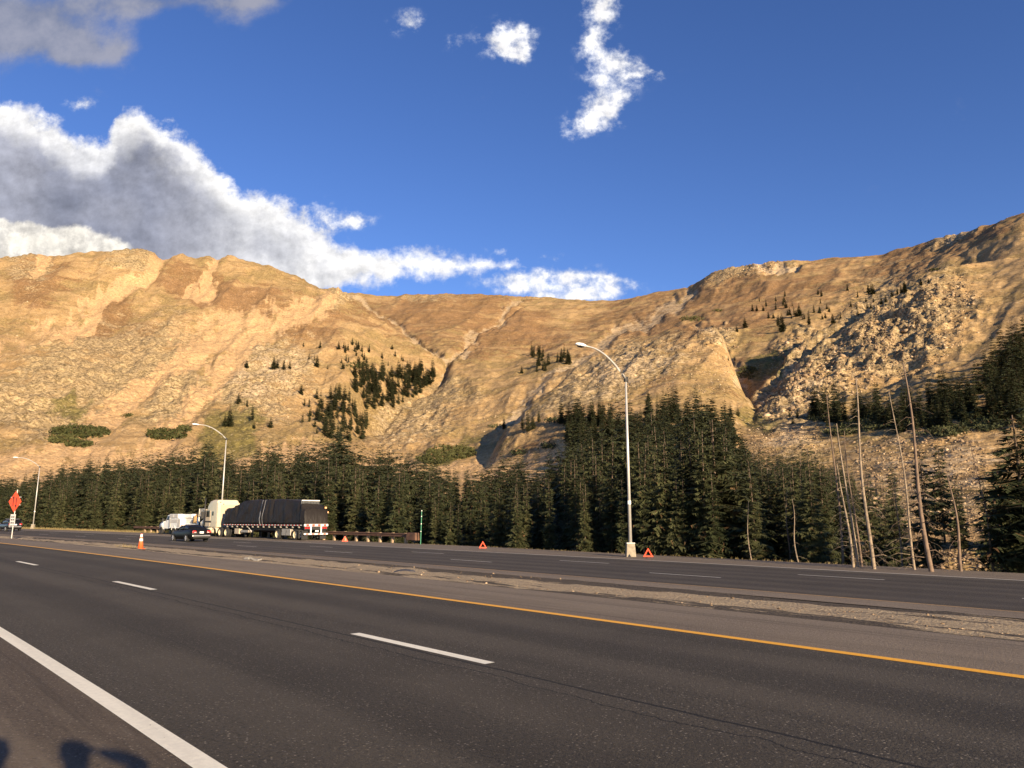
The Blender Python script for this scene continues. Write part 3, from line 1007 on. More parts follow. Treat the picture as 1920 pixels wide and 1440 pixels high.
for nme, arr in (('scree', scree), ('rock', np.clip(rock, 0, 1)), ('green', green), ('brown', brown), ('pale', pale)):
    put_attr(me, nme, arr)
put_attr(me, 'flow', np.stack([AA * 57.3, RG, AA * 0], -1), 'FLOAT_VECTOR')
o = link('mountain', me)
tag(o, kind='structure')

# low ground all round, out to the horizon
mb = MB()
ring = [(30, 0), (400, 0), (6000, -10)]
nseg = 64
vs = [(0, 0, -5.5)]
for k in range(nseg):
    w_ = 2 * PI * k / nseg
    vs.append((7000 * math.cos(w_), 7000 * math.sin(w_), -6.0))
mb.add(vs, [(0, 1 + k, 1 + (k + 1) % nseg) for k in range(nseg)])
o = link('ground', mb.mesh('ground', plain('plain_soil', (0.20, 0.135, 0.07), 0.95, var=0.2, scale=0.05)))
tag(o, kind='structure')

# fast look-ups on the terrain
ZP_X, ZP_Y = from_xyz(XX, YY, Z)


def ground_at(x, y):
    a = math.atan2(x, y)
    r = math.hypot(x, y)
    fi = (a - AZ[0]) / (AZ[1] - AZ[0])
    fj = (math.log(r) - math.log(30)) / (math.log(2900) - math.log(30)) * (NR - 1)
    i = int(min(max(fi, 0), NA - 2))
    j = int(min(max(fj, 0), NR - 2))
    p, q = min(max(fi - i, 0), 1), min(max(fj - j, 0), 1)
    return float((Z[i, j] * (1 - p) + Z[i + 1, j] * p) * (1 - q) + (Z[i, j + 1] * (1 - p) + Z[i + 1, j + 1] * p) * q)


def hit(px, py, rmin=55.0):
    """where a line of sight meets the mountain"""
    a, e = to_ae(px, py)
    a, e = float(a), float(e)
    i = int(min(max(round((a - AZ[0]) / (AZ[1] - AZ[0])), 0), NA - 1))
    el = (Z[i] - EYE) / RR
    ok = np.nonzero((el >= e) & (RR > rmin))[0]
    if len(ok) == 0:
        return None
    j = ok[0]
    r = RR[j]
    if j > 0 and el[j] > el[j - 1]:
        t = (e - el[j - 1]) / (el[j] - el[j - 1] + 1e-9)
        r = RR[j - 1] + (RR[j] - RR[j - 1]) * min(max(t, 0), 1)
    x, y = r * math.sin(a), r * math.cos(a)
    return x, y, ground_at(x, y), r

# PART2
# ------------------------------------------------------------------ boulders and talus


def ico():
    t = (1 + 5 ** 0.5) / 2
    v = np.array([(-1, t, 0), (1, t, 0), (-1, -t, 0), (1, -t, 0), (0, -1, t), (0, 1, t), (0, -1, -t), (0, 1, -t), (t, 0, -1), (t, 0, 1), (-t, 0, -1), (-t, 0, 1)], float)
    v /= np.linalg.norm(v[0])
    f = np.array([(0, 11, 5), (0, 5, 1), (0, 1, 7), (0, 7, 10), (0, 10, 11), (1, 5, 9), (5, 11, 4), (11, 10, 2), (10, 7, 6), (7, 1, 8), (3, 9, 4), (3, 4, 2), (3, 2, 6), (3, 6, 8), (3, 8, 9), (4, 9, 5), (2, 4, 11), (6, 2, 10), (8, 6, 7), (9, 8, 1)])
    return v, f


def rocks(name, spots, mat):
    """spots: (x, y, z, size)"""
    v, f = ico()
    Vs, Fs = [], []
    for n, (x, y, z, s) in enumerate(spots):
        p = v * (1 + rng.uniform(-0.42, 0.42, (12, 1))) * rng.uniform(0.5, 1.3, 3) * (1, 1, 0.8) * s * 0.5
        a = rng.uniform(0, 6.28)
        b = rng.uniform(-0.5, 0.5)
        c, s_ = math.cos(a), math.sin(a)
        p = p @ np.array([[c, s_, 0], [-s_, c, 0], [0, 0, 1]])
        c, s_ = math.cos(b), math.sin(b)
        p = p @ np.array([[c, 0, s_], [0, 1, 0], [-s_, 0, c]])
        Vs.append(p + (x, y, z))
        Fs.append(f + 12 * n)
    return link(name, np_mesh(name, np.concatenate(Vs), np.concatenate(Fs), mat))


def rock_mat():
    m, t, b = newmat('talus_rock')
    geo = t.node('ShaderNodeNewGeometry')
    n = t.noise(geo.outputs['Position'], 1.3, 5, 0.65)
    ri = geo.outputs['Random Per Island']
    c = t.mix(t.ss(t.m('ADD', t.m('MULTIPLY', ri, 0.7), t.m('MULTIPLY', n, 0.4)), 0.15, 0.95), (0.13, 0.088, 0.052), (0.34, 0.235, 0.135))
    c = t.mix(t.ss(ri, 0.90, 0.93), c, (0.46, 0.34, 0.21))
    t.put(b.inputs['Base Color'], c)
    b.inputs['Roughness'].default_value = 0.9
    b.inputs['Specular IOR Level'].default_value = 0.2
    t.put(b.inputs['Normal'], t.bump(n, 0.6, 0.2))
    return m


M_rock = rock_mat()


def inpoly(poly, x, y):
    c = False
    n = len(poly)
    for i in range(n):
        x0, y0 = poly[i]
        x1, y1 = poly[(i + 1) % n]
        if (y0 > y) != (y1 > y) and x < (x1 - x0) * (y - y0) / (y1 - y0) + x0:
            c = not c
    return c


def sample(poly, n):
    xs = [p[0] for p in poly]
    ys = [p[1] for p in poly]
    out = []
    while len(out) < n:
        x, y = rng.uniform(min(xs), max(xs)), rng.uniform(min(ys), max(ys))
        if inpoly(poly, x, y):
            out.append((x, y))
    return out


TALUS = [
    ([(1410, 775), (1500, 690), (1560, 645), (1640, 590), (1680, 640), (1640, 720), (1560, 770), (1450, 790)], 1500, 2, 9),
    ([(1600, 610), (1740, 525), (1820, 510), (1830, 560), (1800, 650), (1730, 710), (1640, 720)], 1500, 2, 7),
    ([(1400, 800), (1560, 800), (1560, 850), (1500, 860), (1410, 850)], 700, 2, 6),
    ([(1600, 830), (1760, 790), (1840, 830), (1880, 960), (1880, 1060), (1800, 1060), (1620, 1000)], 2600, 3, 9),
    ([(1620, 1000), (1800, 1040), (1930, 1050), (1930, 1075), (1650, 1066)], 260, 5, 14),
    ([(1060, 740), (1180, 660), (1320, 610), (1380, 700), (1380, 740), (1200, 730)], 900, 2, 5),
    ([(700, 840), (760, 780), (860, 730), (960, 740), (940, 790), (820, 870)], 800, 1.5, 4),
    ([(600, 880), (700, 850), (860, 870), (1050, 870), (1060, 850), (960, 900), (600, 920)], 500, 1.5, 3.5),
    ([(440, 720), (560, 690), (600, 740), (560, 800), (450, 780)], 500, 2, 5),
    ([(1310, 530), (1420, 488), (1480, 485), (1460, 505), (1340, 530)], 350, 2, 5),
    ([(0, 830), (300, 840), (600, 850), (600, 870), (0, 895)], 400, 1.5, 3),
    ([(700, 500), (1920, 400), (1920, 900), (700, 900)], 900, 1.5, 4),
    ([(1410, 770), (1500, 685), (1570, 645), (1600, 700), (1520, 760), (1440, 790)], 80, 6, 15),
    ([(1600, 600), (1760, 520), (1800, 560), (1700, 640), (1620, 660)], 60, 5, 13),
    ([(1310, 625), (1360, 600), (1390, 660), (1330, 650)], 40, 5, 14),
    ([(1440, 655), (1500, 630), (1520, 650), (1450, 680)], 40, 4, 12),
    ([(0, 480), (640, 560), (600, 800), (0, 820)], 800, 1.5, 4),
]
spots = []
for poly, n, a, b in TALUS:
    for px, py in sample(poly, n):
        h = hit(px, py, 46)
        if h is None:
            continue
        x, y, z, r = h
        s = (a + (b - a) * rng.rand() ** 4.5) * r / FOC * 0.95
        spots.append((x, y, z + s * 0.02, s))
o = rocks('talus_boulders', spots, M_rock)
tag(o, 'pale brown talus boulders and stones lying over the mountain slopes', 'boulders', kind='stuff')

# ------------------------------------------------------------------ conifers


def conifer(seed, H=10.0, Rm=1.35, layers=34, nb=7, K=5, base=0.10, ragged=0.25, lean=0.0, wide=0.34, power=0.8):
    wide = wide * 1.4
    g = np.random.RandomState(seed)
    t = np.linspace(base, 0.985, layers) + g.uniform(-0.4, 0.4, layers) / layers
    rad = Rm * (1 - np.clip(t, 0, 0.99)) ** power * (1 + ragged * g.uniform(-1, 0.8, layers))
    rad *= np.clip(0.55 + (t - base) * 3.5, 0, 1)
    rad = np.maximum(rad * 1.15, 0.14)
    nbl = np.maximum((nb * (0.6 + 0.6 * (1 - t))).astype(int), 3)
    th, zz, LL = [], [], []
    for i in range(layers):
        a0 = g.uniform(0, 6.28)
        for k in range(nbl[i]):
            if g.rand() < 0.10 * (1 if t[i] < 0.9 else 0):
                continue
            th.append(a0 + k * 2 * PI / nbl[i] + g.uniform(-0.35, 0.35))
            zz.append(t[i] * H + g.uniform(-0.12, 0.12))
            LL.append(rad[i] * g.uniform(0.7, 1.2))
    th, zz, LL = map(np.array, (th, zz, LL))
    n = len(th)
    tt = zz / H
    droop = np.interp(tt, [0, 0.5, 0.85, 1], [0.42, 0.34, 0.05, -0.6]) + g.uniform(-0.12, 0.12, n)
    dirx, diry = np.cos(th), np.sin(th)

    def spine(f):
        r = LL * f
        z = zz - droop * LL * (f ** 1.0) * (1.25 - 0.45 * f)
        return np.stack([dirx * r, diry * r, z], -1)
    tris = []
    for k in range(K):
        f0 = 0.12 + 0.80 * k / K
        f1 = f0 + 0.95 / K
        fm = min(f0 + 1.9 / K, 1.12)
        w = wide * LL * (1.15 - 0.75 * f0) * g.uniform(0.6, 1.25, n)
        a = spine(f0)
        b = spine(f1)
        for sgn in (-1, 1):
            c = spine(fm).copy()
            c[:, 0] += -diry * w * sgn
            c[:, 1] += dirx * w * sgn
            c[:, 2] -= w * g.uniform(0.1, 0.7, n)
            tris.append(np.stack([a, b, c], 1))
    # hanging twigs under the bough
    a = spine(0.35)
    b = spine(0.85)
    c = spine(0.6)
    c[:, 2] -= LL * 0.28
    tris.append(np.stack([a, b, c], 1))
    T = np.concatenate(tris, 0)
    V = T.reshape(-1, 3)
    V[:, 0] += lean * (V[:, 2] / H) ** 2
    return V, np.arange(len(V)).reshape(-1, 3)


def trunk_mb(H, r, lean=0.0, n=6, seed=0):
    g = random.Random(seed)
    mb = MB()
    pts = [(lean * (i / 5) ** 2 + g.uniform(-.02, .02), g.uniform(-.02, .02), -0.6 + (H + 0.5) * i / 5) for i in range(6)]
    mb.tube(pts, [r * (1.15 - 1.05 * i / 5) + 0.012 for i in range(6)], n)
    return mb


VAR = []
for i, (Rm, lay, nb, base, rag, wide, pw) in enumerate([(1.5, 38, 8, .04, .25, .36, .80), (1.25, 42, 7, .03, .3, .40, .70), (1.75, 36, 9, .05, .22, .34, .85), (1.05, 42, 7, .05, .35, .42, .62),
                                                        (1.3, 38, 7, .10, .38, .36, .72), (1.6, 40, 8, .03, .28, .36, .95), (1.15, 38, 7, .13, .45, .36, .60)]):
    Vc, Fc = conifer(100 + i, 10.0, Rm, lay, nb, 8, base, rag, [0, .35, 0, -.3, .2, 0, .5][i], wide, pw)
    VAR.append((np_mesh('crown', Vc, Fc, M_needle), trunk_mb(8.8, 0.075, [0, .3, 0, -.25, .15, 0, .4][i], 6, i).mesh('trunk', M_bark, True)))
LOW = [conifer(200 + i, 10.0, [1.65, 1.4, 1.85, 1.25, 1.5][i], 26, 7, 4, .03, .3, 0, .55, .75) for i in range(5)]

PROF = np.array([(-300, 905), (0, 903), (60, 890), (110, 880), (200, 868), (290, 862), (345, 850), (380, 838), (450, 866), (500, 838), (560, 850), (590, 822), (640, 822), (690, 858),
                 (740, 852), (780, 866), (860, 882), (905, 885), (950, 852), (1000, 880), (1050, 852), (1100, 800), (1150, 780), (1190, 745), (1230, 735), (1265, 722), (1310, 735), (1360, 760),
                 (1385, 800), (1412, 835), (1440, 856), (1500, 845), (1560, 862), (1600, 880), (1640, 900), (1760, 880), (1920, 880), (2300, 700)], float)
trees = []        # (x, y, z, height, width factor, visibility, zone)


def add_tree(x, y, h, wf=1.0, vis=1.0, zone='belt'):
    z = ground_at(x, y)
    trees.append([x, y, z, h, wf, vis, zone])


s = -12.0
while s < 262:
    row_step = 2.1 + max(0, s) * 0.006
    dd = 39.6
    row = 0
    while dd < 98:
        ss_, d2 = s + rng.uniform(-1.0, 1.0) * row_step * 1.6, dd + rng.uniform(-1.6, 1.6) * (row > 0)
        if row == 0:
            d2 = dd + rng.uniform(0.2, 2.0) + (1.5 if 45 < ss_ < 120 else 0)
        x, y = road_xy(ss_, d2)
        x, y = float(x), float(y)
        r = math.hypot(x, y)
        px, py = from_xyz(x, y, 0.0)
        px = float(px)
        dd += (3.0 + row * 0.45) * (0.6 if 1150 < px < 1590 else 1)
        row += 1
        if y < 5 or px < -140 or px > 2080:
            continue
        if px > 1580 and rng.rand() < (0.80 if px < 1850 else 0.6):
            continue
        if px > 1580 and d2 > 58:
            continue
        if 1395 < px < 1412 and d2 < 60:
            continue
        z = ground_at(x, y)
        topy = np.interp(px, PROF[:, 0], PROF[:, 1]) - 10
        a_, e_ = to_ae(px, topy)
        hmax = EYE + float(e_) * r - z
        k = (rng.uniform(0.80, 1.12) if row > 5 else rng.uniform(0.66, 1.0)) if row > 2 else rng.uniform(0.45, 0.95)
        h = hmax * k
        if px > 1050 and px < 1420:
            h = min(h, rng.uniform(9, 16))
        if 1400 < px < 1590:
            h = hmax * rng.uniform(0.8, 1.0)
        if h > 19:
            h = rng.uniform(13, 19)
        if h < 3.0:
            continue
        if px > 1590:
            h = rng.uniform(4, 8)
        vis = 1.0 if row <= 2 else (0.5 if row <= 4 else 0.3)
        trees.append([x, y, z, h, rng.uniform(0.8, 1.15), vis, 'belt'])
    s += row_step

CLUST = [
    ([(632, 652), (690, 642), (705, 684), (640, 692)], 24, 11, 18, 'cu'),
    ([(560, 740), (600, 730), (600, 810), (585, 812)], 14, 14, 26, 'cl'),
    ([(655, 700), (730, 705), (790, 695), (818, 705), (812, 722), (770, 750), (740, 772), (690, 768), (660, 745)], 115, 20, 38, 'cl'),
    ([(600, 640), (830, 690), (820, 740), (700, 830), (560, 830), (560, 700)], 34, 9, 22, 'cl'),
    ([(595, 760), (640, 735), (690, 790), (684, 825), (640, 838), (600, 812)], 62, 20, 38, 'cl'),
    ([(1400, 560), (1640, 540), (1740, 520), (1600, 600), (1480, 600)], 36, 9, 19, 'cu2'),
    ([(985, 655), (1008, 652), (1032, 690), (1028, 706), (1008, 704)], 15, 18, 30, 'cr'), ([(1040, 672), (1070, 668), (1070, 682), (1042, 684)], 9, 20, 32, 'cr'),
    ([(1050, 790), (1130, 780), (1160, 800), (1150, 850), (1060, 835)], 65, 38, 60, 'slope'),
    ([(1150, 830), (1180, 800), (1260, 775), (1330, 790), (1375, 815), (1380, 860), (1180, 880)], 105, 45, 75, 'slope'),
    ([(1060, 850), (1390, 850), (1400, 900), (1060, 900)], 60, 55, 85, 'slope'),
    ([(1500, 770), (1640, 775), (1760, 760), (1920, 745), (1920, 800), (1700, 812), (1560, 800)], 110, 30, 66, 'right'),
    ([(1760, 775), (1850, 710), (1930, 650), (1945, 770), (1880, 785)], 42, 38, 84, 'right'),
    ([(1470, 778), (1560, 775), (1560, 800), (1480, 795)], 14, 10, 20, 'right'),
]
for poly, n, h0, h1, zone in CLUST:
    for px, py in sample(poly, n):
        hh = hit(px, py, 100 if zone != 'right' else 60)
        if hh is None:
            continue
        x, y, z, r = hh
        trees.append([x, y, z, rng.uniform(h0, h1) * r / FOC, rng.uniform(0.75, 1.25), 0.8, zone])
LONE = [(462, 690, 19), (513, 692, 26), (520, 690, 18), (532, 693, 22), (543, 692, 15), (569, 650, 11), (594, 688, 24), (447, 758, 24), (463, 762, 17), (430, 800, 40), (421, 800, 26), (473, 788, 32), (507, 802, 24), (476, 803, 14),
        (621, 748, 17), (670, 815, 30), (990, 810, 46), (980, 808, 32), (999, 806, 34), (945, 804, 26), (1010, 792, 30), (978, 600 + 100, 16), (1216, 751, 23), (1467, 622, 40), (1459, 613, 26), (1517, 609, 28), (1397, 615, 24), (1382, 623, 14),
        (1562, 606, 19), (1411, 583, 15), (1419, 583, 13), (1431, 583, 12), (1441, 597, 15), (1450, 597, 13), (1481, 591, 17), (1477, 592, 13), (1499, 593, 26), (1493, 594, 16), (1537, 587, 13), (1542, 599, 10), (1576, 597, 11), (1637, 551, 20), (1629, 552, 12), (1624, 566, 10),
        (1697, 547, 21), (1690, 550, 15), (1683, 552, 14), (1661, 567, 15), (1653, 570, 12), (1633, 578, 10), (1727, 534, 14), (1741, 530, 9), (1370, 782, 26), (1384, 780, 20), (735, 655, 12), (741, 668, 14), (716, 672, 14), (764, 690, 16), (1366, 677, 9), (1378, 676, 10)]
for px, py, hp in LONE:
    hh = hit(px, py, 150)
    if hh:
        x, y, z, r = hh
        trees.append([x, y, z, hp * r / FOC, 1.3, 3.0, 'lone'])
# a few that stand out at the roadside on the right
for (px, r, h, wf) in [(1413, 62, 9.2, 0.8), (1770, 62, 8.4, 1.0), (1345, 50, 11.0, 1.6), (1300, 52, 10.2, 1.5), (1925, 40, 8.0, 1.7), (1975, 41, 9.5, 1.6), (1900, 39, 3.2, 1.3), (1500, 56, 9.0, 1.1), (1545, 54, 8.4, 1.1), (1450, 58, 8.8, 1.0), (1635, 56, 7.4, 1.1), (1680, 70, 7.0, 1.1), (1800, 60, 5.6, 1.0), (1580, 60, 8.0, 1.0),
                       (1475, 54, 8.4, 1.0), (1522, 60, 9.2, 1.0), (1890, 60, 6.5, 1.5)]:
    a_ = float(to_ae(px, 1000)[0])
    x, y = r * math.sin(a_), r * math.cos(a_)
    trees.append([x, y, ground_at(x, y), h, wf, 3.0, 'near'])


for px in np.concatenate([np.arange(1412, 1612, 4.0), np.arange(1416, 1640, 5.0), np.arange(1420, 1600, 6.0), np.arange(1050, 1160, 6.0)]):
    r = rng.uniform(58, 92)
    a_, e_ = to_ae(px, np.interp(px, PROF[:, 0], PROF[:, 1]) + rng.choice([-6, 0, 8, 18, 30, 45]))
    x, y = r * math.sin(float(a_)), r * math.cos(float(a_))
    z = ground_at(x, y)
    trees.append([x, y, z, EYE + float(e_) * r - z, rng.uniform(0.7, 1.0), 1.0, 'belt'])


def score(t):
    r = math.hypot(t[0], t[1])
    px = float(from_xyz(t[0], t[1], 0)[0])
    inside = 1.0 if -20 < px < 1940 else 0.05
    return t[3] / r * t[5] * inside


trees.sort(key=score, reverse=True)
solo, rest = trees[:298], trees[298:]


def where(t):
    px, py = from_xyz(t[0], t[1], t[2] + t[3] * 0.5)
    z = t[6]
    if z in ('belt',):
        ANCH = [(20, 'left of the orange diamond sign'), (75, 'between the orange sign and the farthest lamp post'), (150, 'just right of the farthest lamp post'), (230, 'between the farthest lamp post and the cone'),
                (290, 'above the traffic cone'), (345, 'behind the white service truck'), (400, 'behind the black sedan'), (440, 'behind the cream truck cab'), (500, 'behind the front half of the tarped load'),
                (560, 'behind the rear half of the tarped load'), (620, 'behind the tail of the trailer'), (690, 'above the rusty guardrail'), (750, 'above the last posts of the guardrail'), (810, 'around the green marker post'),
                (880, 'left of the middle warning triangle'), (940, 'behind the middle warning triangle'), (1010, 'right of the middle warning triangle'), (1080, 'midway from the middle triangle to the nearest lamp post'),
                (1150, 'closely left of the nearest lamp post'), (1200, 'directly behind the nearest lamp post'), (1260, 'behind the triangle right of the nearest lamp post'), (1330, 'well right of the nearest lamp post'),
                (1420, 'left of the slim lone pole snag'), (1500, 'between the pole snag and the white snag'), (1590, 'left of the three close snags'), (1700, 'among the tall pale snags'), (9999, 'right of the thickest brown snag')]
        an = next(b_ for a_, b_ in ANCH if px < a_)
        hp = t[3] / math.hypot(t[0], t[1]) * FOC
        look = ('tall' if hp > 135 else 'middle sized' if hp > 95 else 'short') + (' slim' if t[4] < 0.92 else ' broad' if t[4] > 1.05 else '')
        dist = 'front row' if t[5] == 1.0 else 'second rank' if t[5] == 0.5 else 'back rank'
        return look + ' ' + dist + ' conifer ' + an, 'belt conifers ' + an
    return {'cu': ('tiny conifer at the upper tip of the grove beside the ravine', 'upper conifers beside the ravine'),
            'cu2': ('tiny dark conifer dotted on the grassy shelf above the rocky spur', 'tiny conifers above the spur'),
            'cl': ('dark conifer in the large grove on the slope left of the ravine', 'grove left of the ravine'),
            'cr': ('dark conifer in the small grove on the grassy slope right of the ravine', 'small grove right of the ravine'),
            'slope': ('dark conifer high in the grove climbing the slope behind the nearest lamp post', 'conifers climbing behind the lamp post'),
            'right': ('dark conifer in the band across the slope under the rocky spur', 'conifers under the rocky spur')}.get(z)


lone_i = 0
LONE_SIDE = ['left', 'right']
for t in solo:
    x, y, z, h, wf, vis, zone = t
    k = rng.randint(len(VAR))
    if zone == 'near' and wf > 1.3:
        k = 2
    cm, tm = VAR[k]
    px, py = from_xyz(x, y, z)
    px, py = int(px), int(py)
    if zone == 'lone':
        if px < 480 and py < 720:
            lb = 'small lone conifer, leftmost and highest on the open slope left of the grove'
        elif px < 560:
            lb = 'dark lone conifer on the pale rocky slope between the scree and the grove'
        elif px < 700:
            lb = 'dark conifer standing at the left edge of the grove beside the ravine'
        elif px < 900:
            lb = 'small conifer above the grove near the ravine crease'
        elif px < 1100:
            lb = 'shadow casting conifer in the loose group left of the lamp post grove'
        elif px < 1300:
            lb = 'lone conifer on the slope just above the lamp post grove'
        elif px < 1600:
            lb = 'small dark conifer on the grassy shelf above the rounded knob'
        else:
            lb = 'small dark conifer along the upper edge of the rocky spur'
        gp = 'scattered conifers: ' + ' '.join(lb.split()[-4:])
    elif zone == 'near':
        lb, gp = {1413: ('slim pointed dark conifer standing alone right of the lamp post grove', None),
                  1770: ('pointed dark conifer standing alone behind the tallest right snag', None)}.get(min((1413, 1770), key=lambda q_: abs(q_ - px)) if min(abs(px - 1413), abs(px - 1770)) < 12 else 0,
                                                                                                         (None, None))
        if lb is None:
            gp = 'larger roadside conifers'
            NL = {1345: 'largest broad conifer at the right end of the lamp post grove', 1300: 'second large broad conifer of the lamp post grove, left of the largest',
                  1918: 'broad dark conifer with open boughs at the far right edge', 1960: 'tall conifer only partly inside the right edge of the photo', 1905: 'low bushy conifer at the foot of the right edge conifers',
                  1890: 'conifer half hidden behind the broad right edge conifer', 1500: 'conifer directly behind the thin short white snag', 1545: 'conifer midway between the white snag and the three close snags',
                  1450: 'conifer just right of the slim pointed one', 1635: 'conifer behind the tall knobbly pale snag', 1680: 'small conifer between the knobbly snag and the leaning snag',
                  1800: 'short conifer behind the dark broken snag', 1580: 'conifer just left of the three close snags', 1475: 'conifer between the slim pointed one and the white snag', 1522: 'taller conifer right of the white snag'}
            lb = NL[min(NL, key=lambda q_: abs(q_ - px))]
    else:
        lb, gp = where(t)
    root = thing('conifer', lb, 'conifer', (x, y, z), rng.uniform(0, 6.28), gp)
    sc = h / 10.0
    root.scale = (sc * wf, sc * wf, sc)
    for nm, me_ in (('trunk', tm), ('crown', cm)):
        c = bpy.data.objects.new(nm, me_)
        COL.objects.link(c)
        c.parent = root
Vs, Fs, off = [], [], 0
tb = MB()
for t in rest:
    x, y, z, h, wf, vis, zone = t
    v, f = LOW[rng.randint(len(LOW))]
    a = rng.uniform(0, 6.28)
    sc = h / 10.0
    c, s_ = math.cos(a), math.sin(a)
    p = v @ np.array([[c, s_, 0], [-s_, c, 0], [0, 0, 1]])
    p = p * (sc * wf * 1.05, sc * wf * 1.05, sc) + (x, y, z - 0.1)
    Vs.append(p)
    Fs.append(f + off)
    off += len(v)
    tb.tube([(x, y, z - 0.5), (x, y, z + h * 0.7)], [0.05 * sc, 0.01], 3, False)
o = link('conifer_forest', np_mesh('conifer_forest', np.concatenate(Vs), np.concatenate(Fs), M_needle))
tag(o, 'dense dark green conifer forest filling the belt and slope groves behind the front trees', 'forest', kind='stuff')
o2 = link('trunks', tb.mesh('trunks', M_bark), o)
tag(o2, kind='stuff')
print('trees', len(trees), 'rest tris', off // 3)

# ------------------------------------------------------------------ low shrubs on the slopes


def shrub_patch(px, py, wpx, hpx, label, n=260, tall=1.4, mat=None, leaf=0.55, rmin=100, name='shrub_patch', cat='shrubs', group=None):
    h0 = hit(px, py, rmin)
    if not h0:
        return
    cx, cy, cz, r0 = h0
    V_ = []
    for _ in range(n):
        a = rng.uniform(0, 6.28)
        q = math.sqrt(rng.rand())
        hx = hit(px + wpx * q * math.cos(a), py + hpx * q * math.sin(a), rmin)
        if not hx or abs(hx[3] - r0) > r0 * 0.25:
            continue
        x, y, z, r = hx
        clump = tall * (0.4 + 0.9 * vnoise(np.array([x * 0.35]), np.array([y * 0.35]))[0])
        if clump < tall * 0.62:
            continue
        for _k in range(7):
            p = np.array([x, y, z]) + rng.normal(0, 1, 3) * (0.8, 0.8, 0) + (0, 0, rng.uniform(0, clump))
            sz = leaf * tall
            V_.append(np.stack([p + rng.uniform(-sz, sz, 3) for _q in range(3)]))
    if not V_:
        return
    V_ = np.concatenate(V_) - (cx, cy, cz)
    me_ = np_mesh(name, V_, np.arange(len(V_)).reshape(-1, 3), mat or M_shrub)
    o = link(name, me_, None, (cx, cy, cz))
    tag(o, label, cat, group)


shrub_patch(150, 812, 55, 10, 'large dark green shrub patch on the orange scree, farthest left', 420, 2.4)
shrub_patch(118, 826, 28, 6, 'flat dark shrub patch low at the left end of the scree shrubs', 160, 2.2)
shrub_patch(148, 834, 26, 5, 'small shrub patch just below the large left scree patch', 130, 2.2)
shrub_patch(312, 817, 36, 9, 'dark green shrub patch on the scree above the middle lamp', 260, 2.4)
shrub_patch(344, 806, 13, 4, 'little shrub clump at the right end above the middle lamp', 70, 2.0)
shrub_patch(240, 780, 7, 2.5, 'tiny dark bush alone on the bright scree chute', 24, 1.8)
shrub_patch(845, 850, 46, 13, 'yellow green willow patch just above the belt treetops', 420, 1.6, rmin=220)
shrub_patch(815, 862, 30, 9, 'lower left willow patch touching the belt treetops', 200, 1.6, rmin=220)
shrub_patch(1298, 599, 24, 5, 'dark krummholz mat on the crown of the rounded knob', 120, 2.2, rmin=350)
shrub_patch(1346, 583, 9, 2, 'small krummholz bush right of the knob mat', 40, 1.8, rmin=500)
shrub_patch(672, 686, 22, 5, 'grey green shrub mat at the head of the grove by the ravine', 120, 2.0, rmin=350)
shrub_patch(1757, 507, 13, 3, 'dark shrub mat on top of the rocky spur', 60, 1.8, rmin=350)
shrub_patch(1400, 700, 22, 12, 'green willow thicket in the gully left of the shaded face', 160, 1.4, rmin=250)
for i, (px, py, w_, h_) in enumerate([(1550, 785, 34, 7), (1620, 800, 50, 8), (1700, 795, 40, 8), (1770, 812, 40, 7), (1850, 800, 46, 10), (1650, 778, 40, 8), (1580, 812, 30, 5), (1890, 770, 30, 12), (1800, 780, 34, 8)]):
    shrub_patch(px, py, w_, h_, 'low dark juniper thicket under the rocky spur, ' + ['at its left end', 'left of the tall knobbly snag', 'behind the thickest snag', 'right of the thickest snag', 'near the right edge trees', 'behind the knobbly snag top', 'lowest and leftmost', 'highest at the far right', 'in the middle right'][i], 260, 1.1, mat=M_needle, leaf=0.38, rmin=90, name='juniper_thicket', cat='shrubs', group='juniper thickets under the spur')
for i, (px, py) in enumerate([(1110, 835), (1030, 838), (1085, 820), (970, 850), (1180, 790), (930, 800), (1040, 790)]):
    shrub_patch(px, py, 14, 4, 'small dark bush on the slope left of the lamp post grove', 40, 1.2, mat=M_needle, rmin=120, name='bush', cat='bush', group='bushes left of the lamp post grove')

# dry grass along the verge
Vg = []
for _ in range(5200):
    s_ = rng.uniform(0, 190) if rng.rand() < 0.75 else rng.uniform(95, 175)
    d_ = 37.9 + abs(rng.normal(0, 1.0))
    x, y = map(float, road_xy(s_, d_))
    z = ground_at(x, y) - 0.05
    hgt = rng.uniform(0.08, 0.26) * (2.2 if s_ > 95 else 1)
    a = rng.uniform(0, 6.28)
    w_ = rng.uniform(0.02, 0.07)
    for k in range(3):
        a2 = a + k * 2.1
        l = rng.uniform(-0.15, 0.15, 2)
        Vg.append([(x, y, z), (x + w_ * math.cos(a2), y + w_ * math.sin(a2), z), (x + l[0], y + l[1], z + hgt)])
for _ in range(40):      # the tuft beside the cone
    x, y, z = at(49.6 + rng.normal(0, .25), 14.9 + rng.normal(0, .25), -0.02)
    a2 = rng.uniform(0, 6.28)
    Vg.append([(x, y, z), (x + .03, y + .02, z), (x + .35 * math.cos(a2) * rng.rand(), y + .35 * math.sin(a2) * rng.rand(), z + rng.uniform(.1, .35))])
Vg = np.array(Vg).reshape(-1, 3)
o = link('verge_grass', np_mesh('verge_grass', Vg, np.arange(len(Vg)).reshape(-1, 3), M_drygrass))
tag(o, 'dry straw coloured grass along the far edge of the road', 'grass', kind='stuff')

